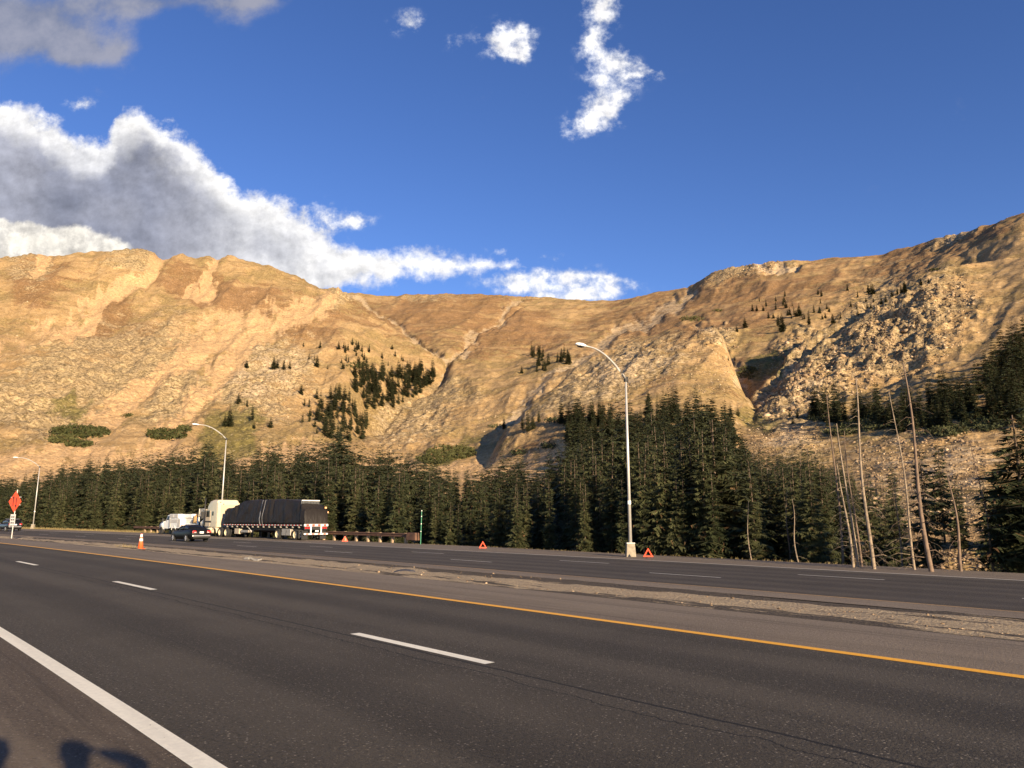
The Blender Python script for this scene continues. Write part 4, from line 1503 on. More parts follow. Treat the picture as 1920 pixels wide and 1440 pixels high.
# gravel stones lying on the median
sp = []
for _ in range(3600):
    s_ = 4 + 90 * rng.rand() ** 1.6
    d_ = rng.uniform(13.2, 19.3)
    if vnoise(np.array([s_ * .3]), np.array([d_ * .9]))[0] < 0.42:
        continue
    x, y, z = at(s_, d_, -0.005)
    z += float(med_bump(np.array([s_]), np.array([d_]))[0])
    sp.append((x, y, z, rng.uniform(0.015, 0.035) + 0.07 * rng.rand() ** 12))
o = rocks('median_stones', sp, M_rock)
tag(o, 'loose pale gravel stones scattered over the median', 'gravel', kind='stuff')

# ------------------------------------------------------------------ dead snags on the right


def snag(px, r, h, rad, lean_x, label, mat, nbr=34, seed=0, low=0.1, brl=1.0, top_frac=1.0):
    nbr = int(nbr * 1.4)
    rad = rad * 0.78
    g = random.Random(seed)
    a_ = float(to_ae(px, 1060)[0])
    x, y = r * math.sin(a_), r * math.cos(a_)
    z = ground_at(x, y)
    root = thing('dead_tree', label, 'dead tree', (x, y, z))
    P = []
    n = 14
    for i in range(n + 1):
        f = i / n
        P.append(Vector((lean_x * f + 0.07 * math.sin(f * 7 + seed), 0.05 * math.sin(f * 9 + seed * 2), -0.5 + (h + 0.5) * f)))
    mb = MB()
    mb.tube(P, [rad * (1.1 - 0.88 * (i / n)) for i in range(n + 1)], 10)
    part('trunk', mb, mat, root, True)
    for k in range(nbr):
        f = low + (0.97 - low) * (k + g.random()) / nbr
        i = min(int(f * n), n - 1)
        p = P[i].lerp(P[i + 1], f * n - i)
        az = g.uniform(0, 6.28)
        L = brl * g.uniform(0.35, 1.7) * (1.05 - 0.75 * f)
        d = Vector((math.cos(az), math.sin(az), 0))
        dr = g.uniform(0.2, 0.55)
        q = [p, p + d * L * .35 + Vector((0, 0, 0.05 * L)), p + d * L * .7 + Vector((0, 0, -dr * L * .35)), p + d * L * 0.95 + Vector((g.uniform(-.1, .1), g.uniform(-.1, .1), -dr * L))]
        bb = MB()
        r0 = rad * g.uniform(0.12, 0.22) * (1.1 - .6 * f)
        bb.tube(q, [r0, r0 * .8, r0 * .55, r0 * .25], 5)
        if L > 0.8:
            for _ in range(3):
                e = q[1].lerp(q[3], g.uniform(0.2, 0.9))
                bb.tube([e, e + Vector((g.uniform(-.3, .3), g.uniform(-.3, .3), g.uniform(-.35, .1))) * L * .6], [r0 * .45, r0 * .15], 4)
        part('branch', bb, mat, root, True)
    return root


snag(1637, 36.5, 9.9, .115, -.15, 'pale bleached snag, tall and knobbly, second tallest of the cluster', M_dead, 44, 1)
snag(1749, 36, 10.3, .135, -.45, 'tallest and thickest brown snag, bare nearly to its top', M_dead2, 36, 2, brl=1.3)
snag(1723, 37, 9.3, .08, -.55, 'thin pale leaning snag just left of the thickest brown one', M_dead, 40, 3, brl=1.2)
snag(1605, 37.5, 6.1, .10, -.45, 'short pale snag, left stem of the three standing close together', M_dead, 30, 4)
snag(1612, 37.8, 8.0, .105, -.5, 'pale snag, middle stem of the three standing close together', M_dead, 32, 5)
snag(1617, 38.4, 7.2, .075, -.35, 'slender snag, right stem of the three standing close together', M_dead2, 26, 6)
snag(1409, 42, 4.1, .05, -.05, 'short slim bare pole of a snag left of the pointed conifer', M_dead, 14, 7, brl=.5)
snag(1499, 41, 3.6, .055, -.2, 'thin short white snag between the roadside conifers', M_dead, 16, 8, brl=.5)
snag(1809, 37, 5.2, .10, -.3, 'dark brown broken snag behind the right road edge', M_dead2, 22, 9)
snag(1868, 40, 5.8, .07, -.5, 'thin dark snag nearest the broad conifer at the right edge', M_dead2, 22, 10)
snag(1583, 45, 9.6, .09, -.2, 'very thin grey snag behind the close three', M_dead2, 30, 11, brl=.8)
snag(1690, 44, 5.0, .07, .1, 'small dark twiggy snag between the two tall pale ones', M_dead2, 30, 12)
snag(1480, 47, 5.0, .06, .1, 'twiggy brown snag in front of the conifers left of the white one', M_dead2, 40, 13)

# ------------------------------------------------------------------ lamp posts


def lamp_post(s, d, h, label, arm_l=3.5, rise=1.45, base_h=0.72, rr=0.10):
    root = thing('lamp_post', label, 'lamp post', at(s, d), 0, 'lamp posts along the far road')
    fx, fy, _ = root.location
    dirv = Vector((-math.cos(heading(s)), -math.sin(heading(s)), 0))
    mb = MB()
    mb.box(0, 0, base_h / 2 - .15, .58, .58, base_h + .3, .76, .76)
    part('concrete_base', mb, M_conc, root, bevel=.02)
    mb = MB().box(0, 0, base_h + .03, .46, .46, .05)
    part('base_plate', mb, M_galv, root)
    mb = MB().tube([(0, 0, base_h + .05), (0, 0, h)], [rr, rr * .55], 16)
    part('pole', mb, M_galv, root, True)
    mb = MB().tube([(0, 0, 2.9), (0, 0, 3.1)], [rr * .9 + .012, rr * .9 + .012], 12)
    pm = part('reflector_band', mb, M_whp, root)
    mb = MB()
    P = []
    for k in range(13):
        f = k / 12
        P.append(dirv * (arm_l * f) + Vector((0, 0, h - .1 + rise * math.sin(min(f * 1.12, 1) * PI / 2) ** 0.9)))
    mb.tube(P, [.075 - .035 * k / 12 for k in range(13)], 10)
    part('arm', mb, M_galv, root, True)
    mb = MB().tube([(0, 0, h - .22), (0, 0, h + .06)], [.13, .13], 10)
    part('arm_bracket', mb, M_dkmetal, root)
    e = P[-1]
    side = Vector((-dirv.y, dirv.x, 0))
    secs = []
    for f, w_, t_ in ((-.05, .05, .04), (.1, .12, .08), (.35, .17, .11), (.6, .16, .10), (.78, .10, .06), (.84, .03, .02)):
        c = e + dirv * f
        secs.append([tuple(c + side * (w_ * math.cos(q)) + Vector((0, 0, t_ * math.sin(q)))) for q in np.linspace(0, 2 * PI, 10, endpoint=False)])
    mb = MB().loft(secs)
    hd = part('lamp_head', mb, M_lampwh, root, True)
    mb = MB()
    c = e + dirv * .42 + Vector((0, 0, -.09))
    mb.box(c.x, c.y, c.z, .34, .2, .08, rot=Matrix.Rotation(math.atan2(dirv.y, dirv.x), 3, 'Z'))
    part('lens', mb, M_glass, hd)
    return root


lamp_post(26.6, 33.9, 10.2, 'nearest and tallest looking curved lamp post on a concrete base')
lamp_post(87.5, 38.6, 11.6, 'curved lamp post rising behind the cream truck cab')
lamp_post(149.9, 38.2, 10.9, 'farthest curved lamp post, at the left near the orange sign')

# ------------------------------------------------------------------ guardrail
root = thing('guardrail', 'rusty brown steel guardrail running behind the trailer', 'guardrail', at(50.4, 37.1))
ox, oy, oz = root.location


def gp(s, d, z):
    x, y, zz = at(s, d, z)
    return (x - ox, y - oy, zz - oz)


def rail_d(s):
    return 37.1 + min(1.4, (s - 50.4) * 0.045)


prof = [(.00, .52), (.05, .56), (.05, .62), (.00, .66), (.00, .70), (.05, .74), (.05, .80), (.00, .84), (-.02, .84), (-.02, .52)]
secs = [[gp(s_, rail_d(s_) - u_, z_) for u_, z_ in prof] for s_ in np.arange(51, 112, 3.8)]
for i in range(len(secs) - 1):
    part('rail', MB().loft(secs[i:i + 2]), M_rusty, root)
s_ = 51.6
while s_ < 110:
    x, y, z = gp(s_, rail_d(s_) + .22, .36)
    mb = MB().box(x, y, z, .2, .2, 1.0, rot=Matrix.Rotation(heading(s_), 3, 'Z'))
    part('post', mb, M_wood, root)
    x, y, z = gp(s_, rail_d(s_) + .07, .67)
    part('block', MB().box(x, y, z, .14, .16, .34, rot=Matrix.Rotation(heading(s_), 3, 'Z')), M_wood, root)
    s_ += 1.9
x, y, z = gp(50.3, 37.05, .60)
part('end_terminal', MB().box(x, y, z, 1.3, .5, .62, .9, .9, rot=Matrix.Rotation(heading(50) + PI / 2, 3, 'Z')), M_rusty, root, bevel=.05)

# ------------------------------------------------------------------ marker post, cone, triangles, sign
root = thing('marker_post', 'tall thin green marker post past the guardrail end', 'marker post', at(49.1, 36.9))
part('post', MB().tube([(0, 0, -.2), (.04, 0, 2.75)], [.035, .03], 8), M_green, root)
for k, z in enumerate((1.0, 1.6, 2.2, 2.65)):
    part('reflector', MB().tube([(.01 + .012 * k, 0, z), (.012 + .012 * k, 0, z + .07)], [.037, .037], 8), M_whp, root)

root = thing('traffic_cone', 'orange traffic cone with white collars on the median gravel', 'traffic cone', at(48.5, 15.2, .0))
part('base', MB().box(0, 0, .03, .40, .40, .06), M_orangec, root, bevel=.01)
part('cone_body', MB().tube([(0, 0, .05), (0, 0, .93)], [.165, .05], 20), M_orangec, root, True)
part('collar', MB().tube([(0, 0, .48), (0, 0, .64)], [.165 - .115 * .49 + .004, .165 - .115 * .67 + .004], 20), M_whp, root, True)
part('collar', MB().tube([(0, 0, .72), (0, 0, .90)], [.165 - .115 * .76 + .004, .165 - .115 * .966 + .004], 20), M_whp, root, True)


def triangle(s, d, label):
    x, y, z = at(s, d)
    face = math.atan2(-y, -x) + PI / 2
    root = thing('warning_triangle', label, 'warning triangle', (x, y, z), face, 'warning triangles behind the truck')
    hw, hh = .27, .47
    zb = .07
    A_, B_, C_ = Vector((-hw, 0, zb)), Vector((hw, 0, zb)), Vector((0, 0, zb + hh))
    G_ = (A_ + B_ + C_) / 3
    for (p, q) in ((A_, B_), (B_, C_), (C_, A_)):
        pi_, qi_ = p.lerp(G_, .36), q.lerp(G_, .36)
        mb = MB()
        vs = [p, q, qi_, pi_]
        mb.add([(v.x, -.012, v.z) for v in vs] + [(v.x, .012, v.z) for v in vs], [(0, 1, 2, 3), (7, 6, 5, 4), (0, 4, 5, 1), (1, 5, 6, 2), (2, 6, 7, 3), (3, 7, 4, 0)])
        part('reflector_bar', mb, M_orange, root)
    part('foot', MB().box(0, 0, .03, .56, .10, .06), M_dkmetal, root)
    part('foot', MB().box(0, 0, .025, .10, .36, .045), M_dkmetal, root)


triangle(57.1, 35.1, 'orange warning triangle nearest the trailer, before the guardrail')
triangle(39.1, 34.3, 'orange warning triangle alone midway along the far shoulder')
triangle(25.0, 33.3, 'orange warning triangle just right of the nearest lamp post')

sx, sy, sz = at(72.7, 13.7, -.05)
fa = math.atan2(-.90, -.45)           # the way the panel faces
root = thing('road_sign', 'orange diamond road sign with two black arrows on a post', 'road sign', (sx, sy, sz), fa + PI / 2)
part('post', MB().tube([(0, .05, -.2), (.06, .05, 4.0)], [.04, .035], 8), M_galv, root)
hd = .86
mb = MB()
zc = 3.02
dv = [(-hd, zc), (0, zc - hd), (hd, zc), (0, zc + hd)]
mb.add([(a, -.02, b) for a, b in dv] + [(a, .0, b) for a, b in dv], [(0, 1, 2, 3), (7, 6, 5, 4), (0, 4, 5, 1), (1, 5, 6, 2), (2, 6, 7, 3), (3, 7, 4, 0)])
pn = part('panel', mb, M_orange, root)
for cx_, sg in ((-.2, 1), (.2, -1)):
    mb = MB()
    mb.b2(cx_ - .055, cx_ + .055, -.032, -.024, zc - .36, zc + .36)
    tip = zc + sg * .52
    mb.add([(cx_ - .13, -.032, zc + sg * .28), (cx_ + .13, -.032, zc + sg * .28), (cx_, -.032, tip)], [(0, 1, 2) if sg > 0 else (0, 2, 1)])
    part('arrow', mb, M_black, pn)
part('bracket', MB().b2(-.7, .7, .012, .05, zc + .33, zc + .40), M_galv, root)
part('bracket', MB().b2(-.7, .7, .012, .05, zc - .30, zc - .23), M_galv, root)
pl = part('plate', MB().b2(-.36, .30, -.02, 0, 1.10, 2.0), plain('white_sign_plate', (.60, .57, .52), .5), root)
for z in (1.30, 1.55, 1.78):
    part('lettering', MB().b2(-.24, -.05, -.028, -.022, z - .05, z + .05).b2(.02, .18, -.028, -.022, z - .05, z + .05), M_black, pl)

# debris on the median


def debris(name, s, d, mat, label, cat, parts_):
    root = thing(name, label, cat, at(s, d, .02), heading(s) + PI / 2 + .3)
    for nm, mb in parts_:
        part(nm, mb, mat, root)


mb = MB().loft([[(x_, -.14 + .02 * math.sin(x_ * 9), .02 + .10 * math.sin((x_ + .6) * 2.6)), (x_, .14, .02 + .10 * math.sin((x_ + .6) * 2.6 + .4)), (x_, .12, .06 + .10 * math.sin((x_ + .6) * 2.6 + .4)), (x_, -.12, .06 + .10 * math.sin((x_ + .6) * 2.6))] for x_ in np.linspace(-.35, .35, 9)])
debris('tyre_scrap', 21.0, 14.5, plain('dull_rubber', (.045, .045, .055), .7), 'dark strip of shredded tyre lying on the median', 'tyre scrap', [('tread', mb)])
mb = MB().loft([[(x_, -.12, .02), (x_, .12, .02 + .05 * math.sin(x_ * 8)), (x_, .10, .09 + .06 * math.sin(x_ * 8)), (x_, -.10, .07)] for x_ in np.linspace(-.3, .3, 9)])
mb2 = MB().box(.3, .1, .08, .3, .2, .09, .6, .6)
debris('crumpled_litter', 30.2, 13.6, plain('pale_litter', (.22, .20, .17), .7), 'pale crumpled litter lying on the near side of the median', 'litter', [('sheet', mb), ('lump', mb2)])

# ------------------------------------------------------------------ vehicles


def ring(x, zb, zt, w, tum=.93, lip=.03):
    h = zt - zb
    half = [(0, zb), (w * .80, zb), (w * .94, zb + .08 * h), (w, zb + .40 * h), (w, zb + .62 * h), (w * .97, zt - .10 * h), (w * tum, zt - .01), (w * .6, zt + lip), (0, zt + lip * 1.3)]
    L_ = [(x, y, z) for y, z in half] + [(x, -y, z) for y, z in half[-2:0:-1]]
    return L_


def wheel(parent, x, y, rad, wid, rim_mat, spokes=5, name='wheel', rimfrac=.64, both=False):
    w_ = bpy.data.objects.new(name, None)
    COL.objects.link(w_)
    w_.parent = parent
    w_.location = (x, y, rad)
    n = 22
    sg = 1 if y > 0 else -1
    prof = [(rad * rimfrac, -wid / 2), (rad * .93, -wid / 2), (rad, -wid * .36), (rad, wid * .36), (rad * .93, wid / 2), (rad * rimfrac, wid / 2)]
    vs, fs = [], []
    for k in range(n):
        a = 2 * PI * k / n
        for r_, yy in prof:
            vs.append((r_ * math.cos(a), yy, r_ * math.sin(a)))
    m_ = len(prof)
    for k in range(n):
        k2 = (k + 1) % n
        for j in range(m_ - 1):
            fs.append((k * m_ + j, k2 * m_ + j, k2 * m_ + j + 1, k * m_ + j + 1))
    part('tyre', MB().add(vs, fs), M_black, w_)
    # dished disc
    mb = MB()
    yo = sg * wid * .42
    yi = sg * wid * .12
    R1, R2, R3 = rad * rimfrac * 1.02, rad * rimfrac * .86, rad * .16
    for (ra, ya, rb, yb) in ((R1, yo, R2, yi), (R2, yi, R3, yi + sg * .03), (R3, yi + sg * .03, 0.005, yi + sg * wid * .25)):
        vs = [(ra * math.cos(2 * PI * k / n), ya, ra * math.sin(2 * PI * k / n)) for k in range(n)] + [(rb * math.cos(2 * PI * k / n), yb, rb * math.sin(2 * PI * k / n)) for k in range(n)]
        mb.add(vs, [(k, (k + 1) % n, n + (k + 1) % n, n + k) for k in range(n)])
    if spokes:
        part('brake_disc', mb, M_dkmetal, w_)
        mb = MB()
        for k in range(spokes):
            a = 2 * PI * k / spokes
            mb.tube([(0, yo * .9, 0), (R1 * math.cos(a), yo, R1 * math.sin(a))], [rad * .13, rad * .10], 6)
        mb.tube([(0, yo * .7, 0), (0, yo * 1.05, 0)], [rad * .16, rad * .14], 10)
        vs, fs = [], []
        for k in range(n):
            a = 2 * PI * k / n
            vs += [(R1 * math.cos(a), yo * 1.04, R1 * math.sin(a)), (R1 * .87 * math.cos(a), yo * .96, R1 * .87 * math.sin(a))]
        for k in range(n):
            k2 = (k + 1) % n
            fs.append((2 * k, 2 * k2, 2 * k2 + 1, 2 * k + 1))
        mb.add(vs, fs)
        part('rim', mb, rim_mat, w_)
    else:
        part('rim', mb, rim_mat, w_, True)
    return w_


def car(name, label, cat, s, d, paint, suv=False):
    root = thing(name, label, cat, at(s, d), heading(s) + PI / 2)
    if not suv:
        st = [(0.0, .46, .84, .74), (.05, .33, 1.00, .84), (.22, .27, 1.06, .88), (.7, .22, 1.05, .91), (1.6, .20, .99, .915), (3.1, .20, .96, .91), (3.75, .22, .90, .90), (4.25, .26, .80, .85), (4.5, .32, .70, .76), (4.58, .42, .60, .64)]
        cb = [(.62, 1.00, 1.05, .74), (1.28, 1.00, 1.37, .64), (1.75, .98, 1.43, .63), (2.35, .97, 1.42, .63), (2.62, .97, 1.38, .64), (3.25, .96, 1.0, .74)]
        roofx, wr, wxs, ww = (1.24, 2.6), .32, (.98, 3.72), .24
    else:
        st = [(0.0, .50, 1.00, .80), (.05, .40, 1.10, .88), (.25, .34, 1.12, .92), (.9, .28, 1.10, .94), (2.0, .27, 1.08, .94), (3.3, .27, 1.06, .94), (3.9, .29, 1.02, .92), (4.4, .33, .94, .86), (4.6, .42, .78, .74), (4.66, .5, .7, .66)]
        cb = [(.16, 1.08, 1.12, .84), (.50, 1.08, 1.62, .72), (1.1, 1.08, 1.70, .70), (2.4, 1.06, 1.70, .70), (2.8, 1.06, 1.62, .71), (3.5, 1.05, 1.1, .80)]
        roofx, wr, wxs, ww = (.45, 2.8), .36, (.92, 3.72), .25
    part('body', MB().loft([ring(*q) for q in st]), paint, root, True)
    secs = []
    for x, zb_, zt, w_ in cb:
        wb = w_ + (.10 if not suv else .14) * min(1, (zt - zb_) * 3)
        secs.append([(x, wb, zb_ - .06), (x, (wb + w_) / 2, (zb_ + zt) / 2), (x, w_, zt - .03), (x, w_ * .5, zt + .005), (x, -w_ * .5, zt + .005), (x, -w_, zt - .03), (x, -(wb + w_) / 2, (zb_ + zt) / 2), (x, -wb, zb_ - .06)])
    part('windows', MB().loft(secs), M_glass, root, True)
    # roof skin and pillars, just proud of the glass
    mid_ = [c for c in cb if roofx[0] <= c[0] <= roofx[1] + .05]
    secs = []
    for x, zb_, zt, w_ in mid_:
        secs.append([(x, w_ + .015, zt - .045), (x, w_ * .55, zt + .022), (x, 0, zt + .03), (x, -w_ * .55, zt + .022), (x, -w_ - .015, zt - .045)])
    part('roof', MB().loft(secs, closed=False, caps=False), paint, root, True)
    for sg in (-1, 1):
        for (a, b) in ((0, 1), (5, 4), (2, 2)):
            xa, za_, zta, wa = cb[a]
            xb, zb_, ztb, wb = cb[b]
            wa2 = wa + .10 * min(1, (zta - za_) * 3) + .015
            if a == b:
                pts_ = [(xa + .35, sg * (wa + .11), za_ - .02), (xa + .30, sg * (wa + .03), zta - .04)]
                rr_ = .025
            else:
                pts_ = [(xa, sg * (wa2 - .01), zta - .04), (xb, sg * (wb + .01), ztb - .03)]
                rr_ = .045
            part('pillar', MB().tube(pts_, rr_, 6), paint, root, True)
        part('mirror', MB().box(cb[-1][0] - .32, sg * .99, cb[-1][1] + .08, .12, .20, .13, .8, .8), paint, root, bevel=.02)
        for wx_ in wxs:
            wheel(root, wx_, sg * (st[4][3] - ww / 2 + .015), wr, ww, M_rim, 5)
            # dark arch around the wheel
            n = 16
            vs = []
            for k in range(n + 1):
                a = PI * k / n
                for rr_, yy in ((wr * 1.20, st[4][3] + .004), (wr * 1.02, st[4][3] + .004), (wr * 1.02, st[4][3] - .2)):
                    vs.append((wx_ + rr_ * math.cos(a), sg * yy, wr + rr_ * math.sin(a)))
            fs = [(3 * k + j, 3 * k + 3 + j, 3 * k + 4 + j, 3 * k + 1 + j) for k in range(n) for j in (0, 1)]
            part('wheel_arch', MB().add(vs, fs), M_black, root)
    # rear end
    zr = 1.0 if suv else .86
    yo = .62 if not suv else .66
    for sg in (-1, 1):
        mb = MB().box(.03, sg * yo, zr, .14, .34, .20, .9, .85)
        tl = part('tail_lamp', mb, M_tail, root, bevel=.03)
        mb = MB().box(.02, sg * (yo - .06), zr - .05, .145, .17, .07)
        part('lamp_insert', mb, M_tailcl, tl)
    part('licence_plate', MB().box(-.02, 0, zr - .06, .03, .34, .16), M_plate, root)
    part('bumper', MB().box(.03, 0, zr - .34, .16, 1.56, .13, .95, .98), M_chrome, root, bevel=.04)
    part('bumper_vent', MB().box(.04, 0, zr - .50, .12, 1.4, .10), M_black, root, bevel=.02)
    if suv:
        for sg in (-1, 1):
            part('roof_rail', MB().tube([(.7, sg * .62, 1.74), (2.4, sg * .62, 1.75)], .025, 6), M_chrome, root)
    return root


car('sedan', 'black four door sedan driving left past the tarped trailer', 'car', 64.6, 25.8, M_carblk)
car('sport_utility_vehicle', 'dark estate style vehicle with roof rails at the far left behind the sign post', 'car', 124.6, 27.6, M_carsuv, True)

# flatbed trailer: x runs from its tail (0) forward
TD = 36.1
tr = thing('flatbed_trailer', 'long black flatbed trailer with striped red and white tail bars', 'trailer', at(63.4, TD), heading(70) + PI / 2)
L = 16.6
part('deck', MB().b2(0.02, L, -1.28, 1.28, 1.33, 1.45), M_dkmetal, tr)
for sg in (-1, 1):
    part('side_rail', MB().b2(.06, L, sg * 1.30 - .03, sg * 1.30 + .03, 1.30, 1.47), M_dkmetal, tr)
    part('main_beam', MB().b2(.3, L - .5, sg * .5 - .06, sg * .5 + .06, .85, 1.33), M_dkmetal, tr)
    x_ = .35
    k = 0
    while x_ < L - .2:
        part('reflector_stripe', MB().b2(x_, x_ + .20, sg * 1.335 - .006, sg * 1.335 + .006, 1.36, 1.43), M_redp if k % 2 else M_whp, tr)
        x_ += .30
        k += 1
    for k in range(14):
        part('winch', MB().b2(.8 + k * 1.13, .95 + k * 1.13, sg * 1.27 - .07, sg * 1.27 + .07, 1.14, 1.30), M_alu, tr)
for x_ in (1.55, 4.9):
    part('axle', MB().tube([(x_, -1.05, .52), (x_, 1.05, .52)], .07, 8), M_dkmetal, tr)
    for sg in (-1, 1):
        wheel(tr, x_, sg * 1.16, .52, .26, M_wheelc, 0)
        wheel(tr, x_, sg * .84, .52, .26, M_wheelc, 0)
part('tool_box', MB().b2(2.45, 4.15, .70, 1.22, .42, 1.05), M_alu, tr, bevel=.02)
part('tool_box', MB().b2(2.45, 4.15, -1.22, -.70, .42, 1.05), M_alu, tr, bevel=.02)
part('box_seam', MB().b2(3.28, 3.32, 1.215, 1.228, .45, 1.02), M_dkmetal, tr)
part('latch', MB().b2(3.18, 3.26, 1.22, 1.245, .72, .80), M_dkmetal, tr)
for sg in (-1, 1):
    fl = part('mud_flap', MB().b2(.78, .80, sg * 1.0 - .36, sg * 1.0 + .36, .18, .98), M_black, tr)
    part('landing_leg', MB().b2(12.2, 12.35, sg * .8 - .08, sg * .8 + .08, .2, 1.33), M_dkmetal, tr)
part('spare_rack', MB().b2(11.0, 12.6, .55, 1.2, .62, .86), M_alu, tr)
part('front_box', MB().b2(12.9, 13.9, .85, 1.25, .45, 1.0), M_creamd, tr, bevel=.02)
part('support_strut', MB().tube([(10.4, 1.1, .72), (11.3, 1.1, 1.2)], .03, 6), M_whp, tr)
# tail: two striped bars on uprights
for z0, z1 in ((1.30, 1.50), (.52, .66)):
    bar = part('tail_bar', MB().b2(-.07, .0, -1.27, 1.27, z0, z1), M_whp, tr)
    for k in range(4):
        y0 = -1.08 + k * .62
        part('red_stripe', MB().b2(-.078, -.071, y0, y0 + .3, z0 + .02, z1 - .02), M_redp, bar)
for y0 in (-.55, .55):
    part('upright', MB().b2(-.06, -.0, y0 - .06, y0 + .06, .66, 1.30), M_whp, tr)
part('tail_panel', MB().b2(.0, .04, -1.24, 1.24, .98, 1.30), M_dkmetal, tr)
for sg in (-1, 1):
    for k in range(3):
        part('tail_lamp', MB().tube([(-.02, sg * (.72 + k * .19), 1.14), (.01, sg * (.72 + k * .19), 1.14)], .075, 12), M_tail, tr)
part('licence_plate', MB().b2(-.03, -.01, -.28, .06, .78, .93), M_plate, tr)
for sg in (-1, 1):
    part('rear_mud_flap', MB().b2(.30, .32, sg * .98 - .32, sg * .98 + .32, .1, .95), M_black, tr)
# white marks on the near flap
mk = MB()
for k, w_ in enumerate((.42, .3, .36)):
    for j in range(5):
        mk.b2(.766, .774, 1.0 - w_ / 2 + j * w_ / 5, 1.0 - w_ / 2 + j * w_ / 5 + w_ / 7, .62 - .16 * k, .72 - .16 * k)
part('flap_lettering', mk, M_whp, tr)

# tarped load, its surface creased
ld = thing('tarped_load', 'bulky load wrapped in creased black tarpaulin on the flatbed', 'cargo', at(63.4, TD, 1.455), heading(70) + PI / 2)
hx = [(-.02, .02), (.0, 1.46), (.45, 1.56), (1.0, 2.05), (1.8, 2.30), (4.0, 2.42), (7.0, 2.46), (10.5, 2.50), (12.9, 2.46), (13.6, 2.15), (14.6, 1.80), (16.1, 1.72), (16.35, 1.62), (16.4, .02)]
xs_ = np.unique(np.concatenate([np.linspace(-.02, 16.4, 96), [0.0, 16.35]]))
g = np.random.RandomState(5)
nprof = 26
secs = []
for x_ in xs_:
    h_ = float(np.interp(x_, [a for a, b in hx], [b for a, b in hx]))
    sec = []
    for k in range(nprof):
        f = k / (nprof - 1)
        if f < .36:
            y_, z_ = 1.22 - .22 * (f / .36) ** 2 * (h_ > 2), h_ * f / .36 * .97
        elif f > .64:
            y_, z_ = -(1.22 - .22 * ((1 - f) / .36) ** 2 * (h_ > 2)), h_ * (1 - f) / .36 * .97
        else:
            q_ = (f - .36) / .28
            y_, z_ = (1.0 if h_ > 2 else 1.18) * (1 - 2 * q_), h_ * (.97 + .03 * math.sin(q_ * PI))
        nn = (float(fbm(np.array([x_ * 1.3 + z_ * .8 + 5]), np.array([z_ * 1.1 + y_]), 4)[0]) - .5) * .26
        nn += (float(vnoise(np.array([x_ * 3.2 + 7]), np.array([z_ * .6]))[0]) - .5) * .10
        y2 = y_ + (nn if abs(y_) > .9 else 0) * (1 if y_ > 0 else -1) * min(1, z_ * 3)
        sec.append((x_, y2, max(.005, z_ + (nn * .6 if f > .33 and f < .67 else 0))))
    secs.append(sec)
tp = part('tarpaulin', MB().loft(secs), M_tarp, ld, True)
# pale seam bands over the load
for x0, w_ in ((7.9, .10), (8.4, .20)):
    vs = []
    for k in range(nprof):
        for xx in (x0, x0 + w_):
            xi = int(np.argmin(abs(xs_ - xx)))
            _, y_, z_ = secs[xi][k]
            vs.append((xx, y_ * 1.03 + .0, z_ + .02 + (.03 if .3 < k / nprof < .7 else 0)))
    fs = [(2 * k, 2 * k + 1, 2 * k + 3, 2 * k + 2) for k in range(nprof - 1)]
    part('seam_band', MB().add(vs, fs), plain('pale_strap', (.42, .38, .32), .6), ld)
M_rackg = plain('grey_rack_steel', (.09, .09, .085), .5, .2)
rk = thing('load_rack', 'grey slatted rack with pale top rail above the rear of the load', 'rack', at(63.7, TD - .1, 2.97), heading(66) + PI / 2)
part('top_rail', MB().b2(.6, .72, -.95, .95, .70, .78), M_whp, rk)
for k in range(12):
    part('slat', MB().b2(.63, .69, -.92 + k * .165, -.80 + k * .165, .02, .70), M_rackg, rk)
part('base_rail', MB().b2(.5, .8, -.98, .98, -.05, .04), M_rackg, rk)
M_amber = plain('amber_lens', (.70, .30, .08), .3)
for i, (yy, zz, lb) in enumerate(((-1.15, 2.98, 'amber warning lamp on the load corner, upper'), (-1.38, 2.55, 'amber warning lamp at the right side of the load, lower'))):
    x_, y_ = road_xy(63.7, TD - yy)
    al = thing('warning_lamp', lb, 'lamp', (float(x_), float(y_), float(road_z(63.7, TD)) + zz - .02), heading(64) + PI / 2)
    part('lens', MB().tube([(0, 0, 0), (0, 0, .16)], [.13, .11], 10), M_amber, al)
    part('bracket', MB().tube([(0, 0, -.5 if i else -.1), (0, 0, 0)], .03, 6), M_dkmetal, al)

